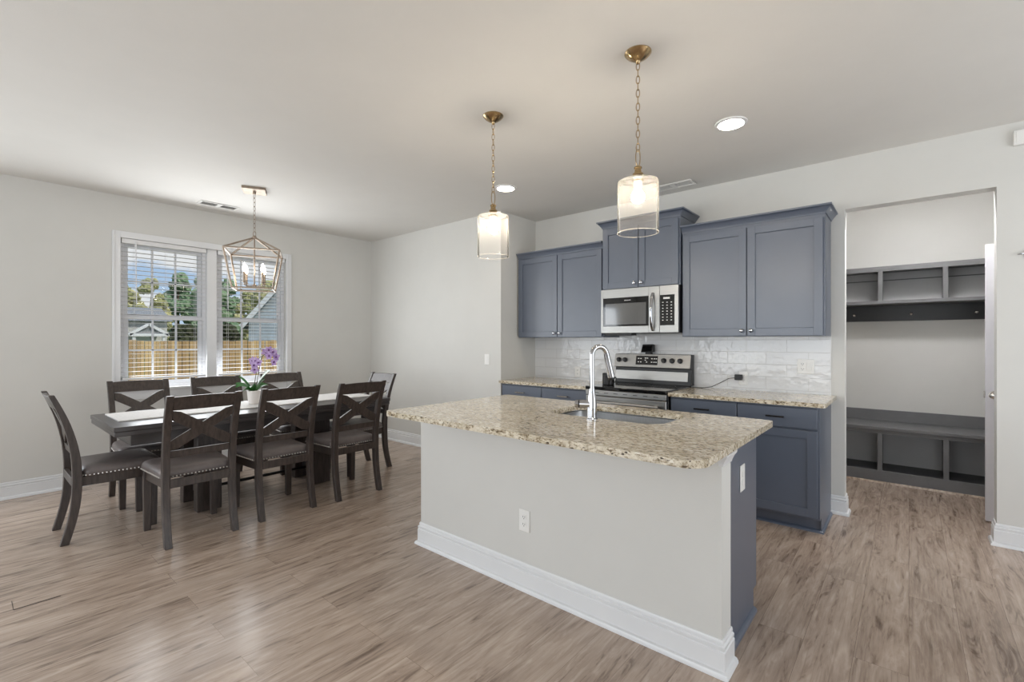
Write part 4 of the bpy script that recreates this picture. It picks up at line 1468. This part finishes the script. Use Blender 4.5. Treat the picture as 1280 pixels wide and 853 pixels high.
# far grey house with a small gabled porch
t = thing('gabled_house', 'grey sided house with white gabled porch beyond the fence', 'house', (-64, 12, GZ))
obj('walls', bx(-68, -60, 10.2, 14.2, GZ, 3.5), M['siding'], t)
obj('roof', loft(B(), [[(-59.4, yy, 3.4), (-64, yy, 5.0), (-68.6, yy, 3.4)] for yy in (9.8, 14.6)]), M['roof'], t)
pg = obj('porch_gable', loft(B(), [[(xx, 10.85, 2.02), (xx, 13.45, 2.02), (xx, 12.1, 2.92)] for xx in (-59.9, -57.6)]), M['roof'], t)
tb = B()
for p, q in (((-57.5, 10.5, 1.92), (-57.5, 12.1, 3.0)), ((-57.5, 13.8, 1.92), (-57.5, 12.1, 3.0)), ((-57.5, 10.6, 1.95), (-57.5, 13.7, 1.95))):
    bar(tb, p, q, 0.26, 0.26, (1, 0, 0))
obj('gable_trim', tb, M['trim'], pg)
for yy in (10.95, 13.35):
    obj('porch_post', bx(-57.75, -57.5, yy - 0.12, yy + 0.12, GZ, 2.0), M['trim'], t)
obj('window', bx(-59.99, -59.93, 11.5, 12.7, 1.0, 1.9), M['trim'], t)
# pale house to the right
t = thing('pale_house', 'pale blue sided house with steep roof behind the fence', 'house', (-27, 10, GZ))
obj('walls', loft(B(), [[(xx, 10.0, GZ), (xx, 10.0, 2.35), (xx, 13.4, 6.6), (xx, 16.8, 2.35), (xx, 16.8, GZ)] for xx in (-33.0, -27.0)]), M['siding_pale'], t)
rb = B()
for a, b_ in (((9.7, 2.0), (13.4, 6.65)), ((17.1, 2.0), (13.4, 6.65))):
    loft(rb, [[(xx, a[0], a[1]), (xx, b_[0], b_[1]), (xx, b_[0], b_[1] + 0.2), (xx, a[0], a[1] + 0.2)] for xx in (-33.3, -26.7)])
obj('roof', rb, M['roof'], t)
for yy in (9.7, 17.1):
    obj('fascia', bar(B(), (-26.66, yy, 2.08), (-26.66, 13.4, 6.74), 0.06, 0.24, (0, 0, 1)), M['trim'], t)
t.rotation_euler = (0, 0, R(-30))

def tree(x, y, h_, w, mat, label, seed, low=0.25, n=26):
    rnd = random.Random(seed)
    t = thing('leafy_tree', label, 'tree', (x, y, GZ), label.split(' in ')[0].replace('tree', 'trees') + ' in the far row' if label in FAR.values() else 'trees near the fence')
    tr = B()
    tube(tr, [(x, y, GZ), (x + 0.1, y, GZ + h_ * 0.4), (x, y + 0.1, GZ + h_ * 0.75)], [w * 0.07, w * 0.05, w * 0.02], 8)
    obj('trunk', tr, M['bark'], t)
    cr = B()
    for k in range(n):
        u = rnd.random()
        z = GZ + h_ * (low + (0.95 - low) * u)
        prof = math.sin(math.pi * (0.18 + 0.80 * u)) ** 0.8
        a = rnd.random() * 2 * math.pi
        rr = w * 0.5 * prof * math.sqrt(rnd.random())
        s_ = w * rnd.uniform(0.10, 0.19)
        m_ = Matrix.Translation((x + rr * math.cos(a), y + rr * math.sin(a), z))
        v0 = len(cr.verts)
        r = bmesh.ops.create_icosphere(cr, subdivisions=3, radius=s_, matrix=m_)
        c = Vector(m_.translation)
        for v in r['verts']:
            d_ = v.co - c
            v.co = c + d_ * (1 + rnd.uniform(-0.28, 0.28))
    obj('crown', cr, mat, t, smooth=20)
TR = [(-50, 15.4, 7.6, 4.4, 'tree_a', 'rounded green tree just past the gabled house'),
      (-42, 17.6, 6.8, 4.6, 'tree_b', 'yellow green tree left of the pale house'),
      (-20.5, 5.45, 2.35, 1.5, 'tree_c', 'dark shrubby tree behind the fence, farther from the pale house'), (-20.5, 6.95, 2.45, 1.5, 'tree_c', 'dark shrubby tree behind the fence nearest the pale house')]
FAR = {'tree_a': 'distant green tree in the row beyond the far houses', 'tree_b': 'distant olive tree in the row beyond the far houses'}
for k in range(6):
    TR.append((-71, 9.5 + 5.6 * k, 8.8 + 0.9 * ((k * 7) % 3), 4.2, ('tree_a', 'tree_b')[k % 2], FAR[('tree_a', 'tree_b')[k % 2]]))
for k in range(5):
    TR.append((-81, 14.0 + 6.4 * k, 10.4 + 0.8 * ((k * 5) % 3), 4.9, ('tree_b', 'tree_a', 'tree_a')[k % 3], FAR[('tree_b', 'tree_a', 'tree_a')[k % 3]]))
for i, (x, y, h_, w, m_, lab) in enumerate(TR):
    tree(x, y, h_, w, M[m_], lab, 40 + i, 0.02 if m_ == 'tree_c' else 0.05, 38)
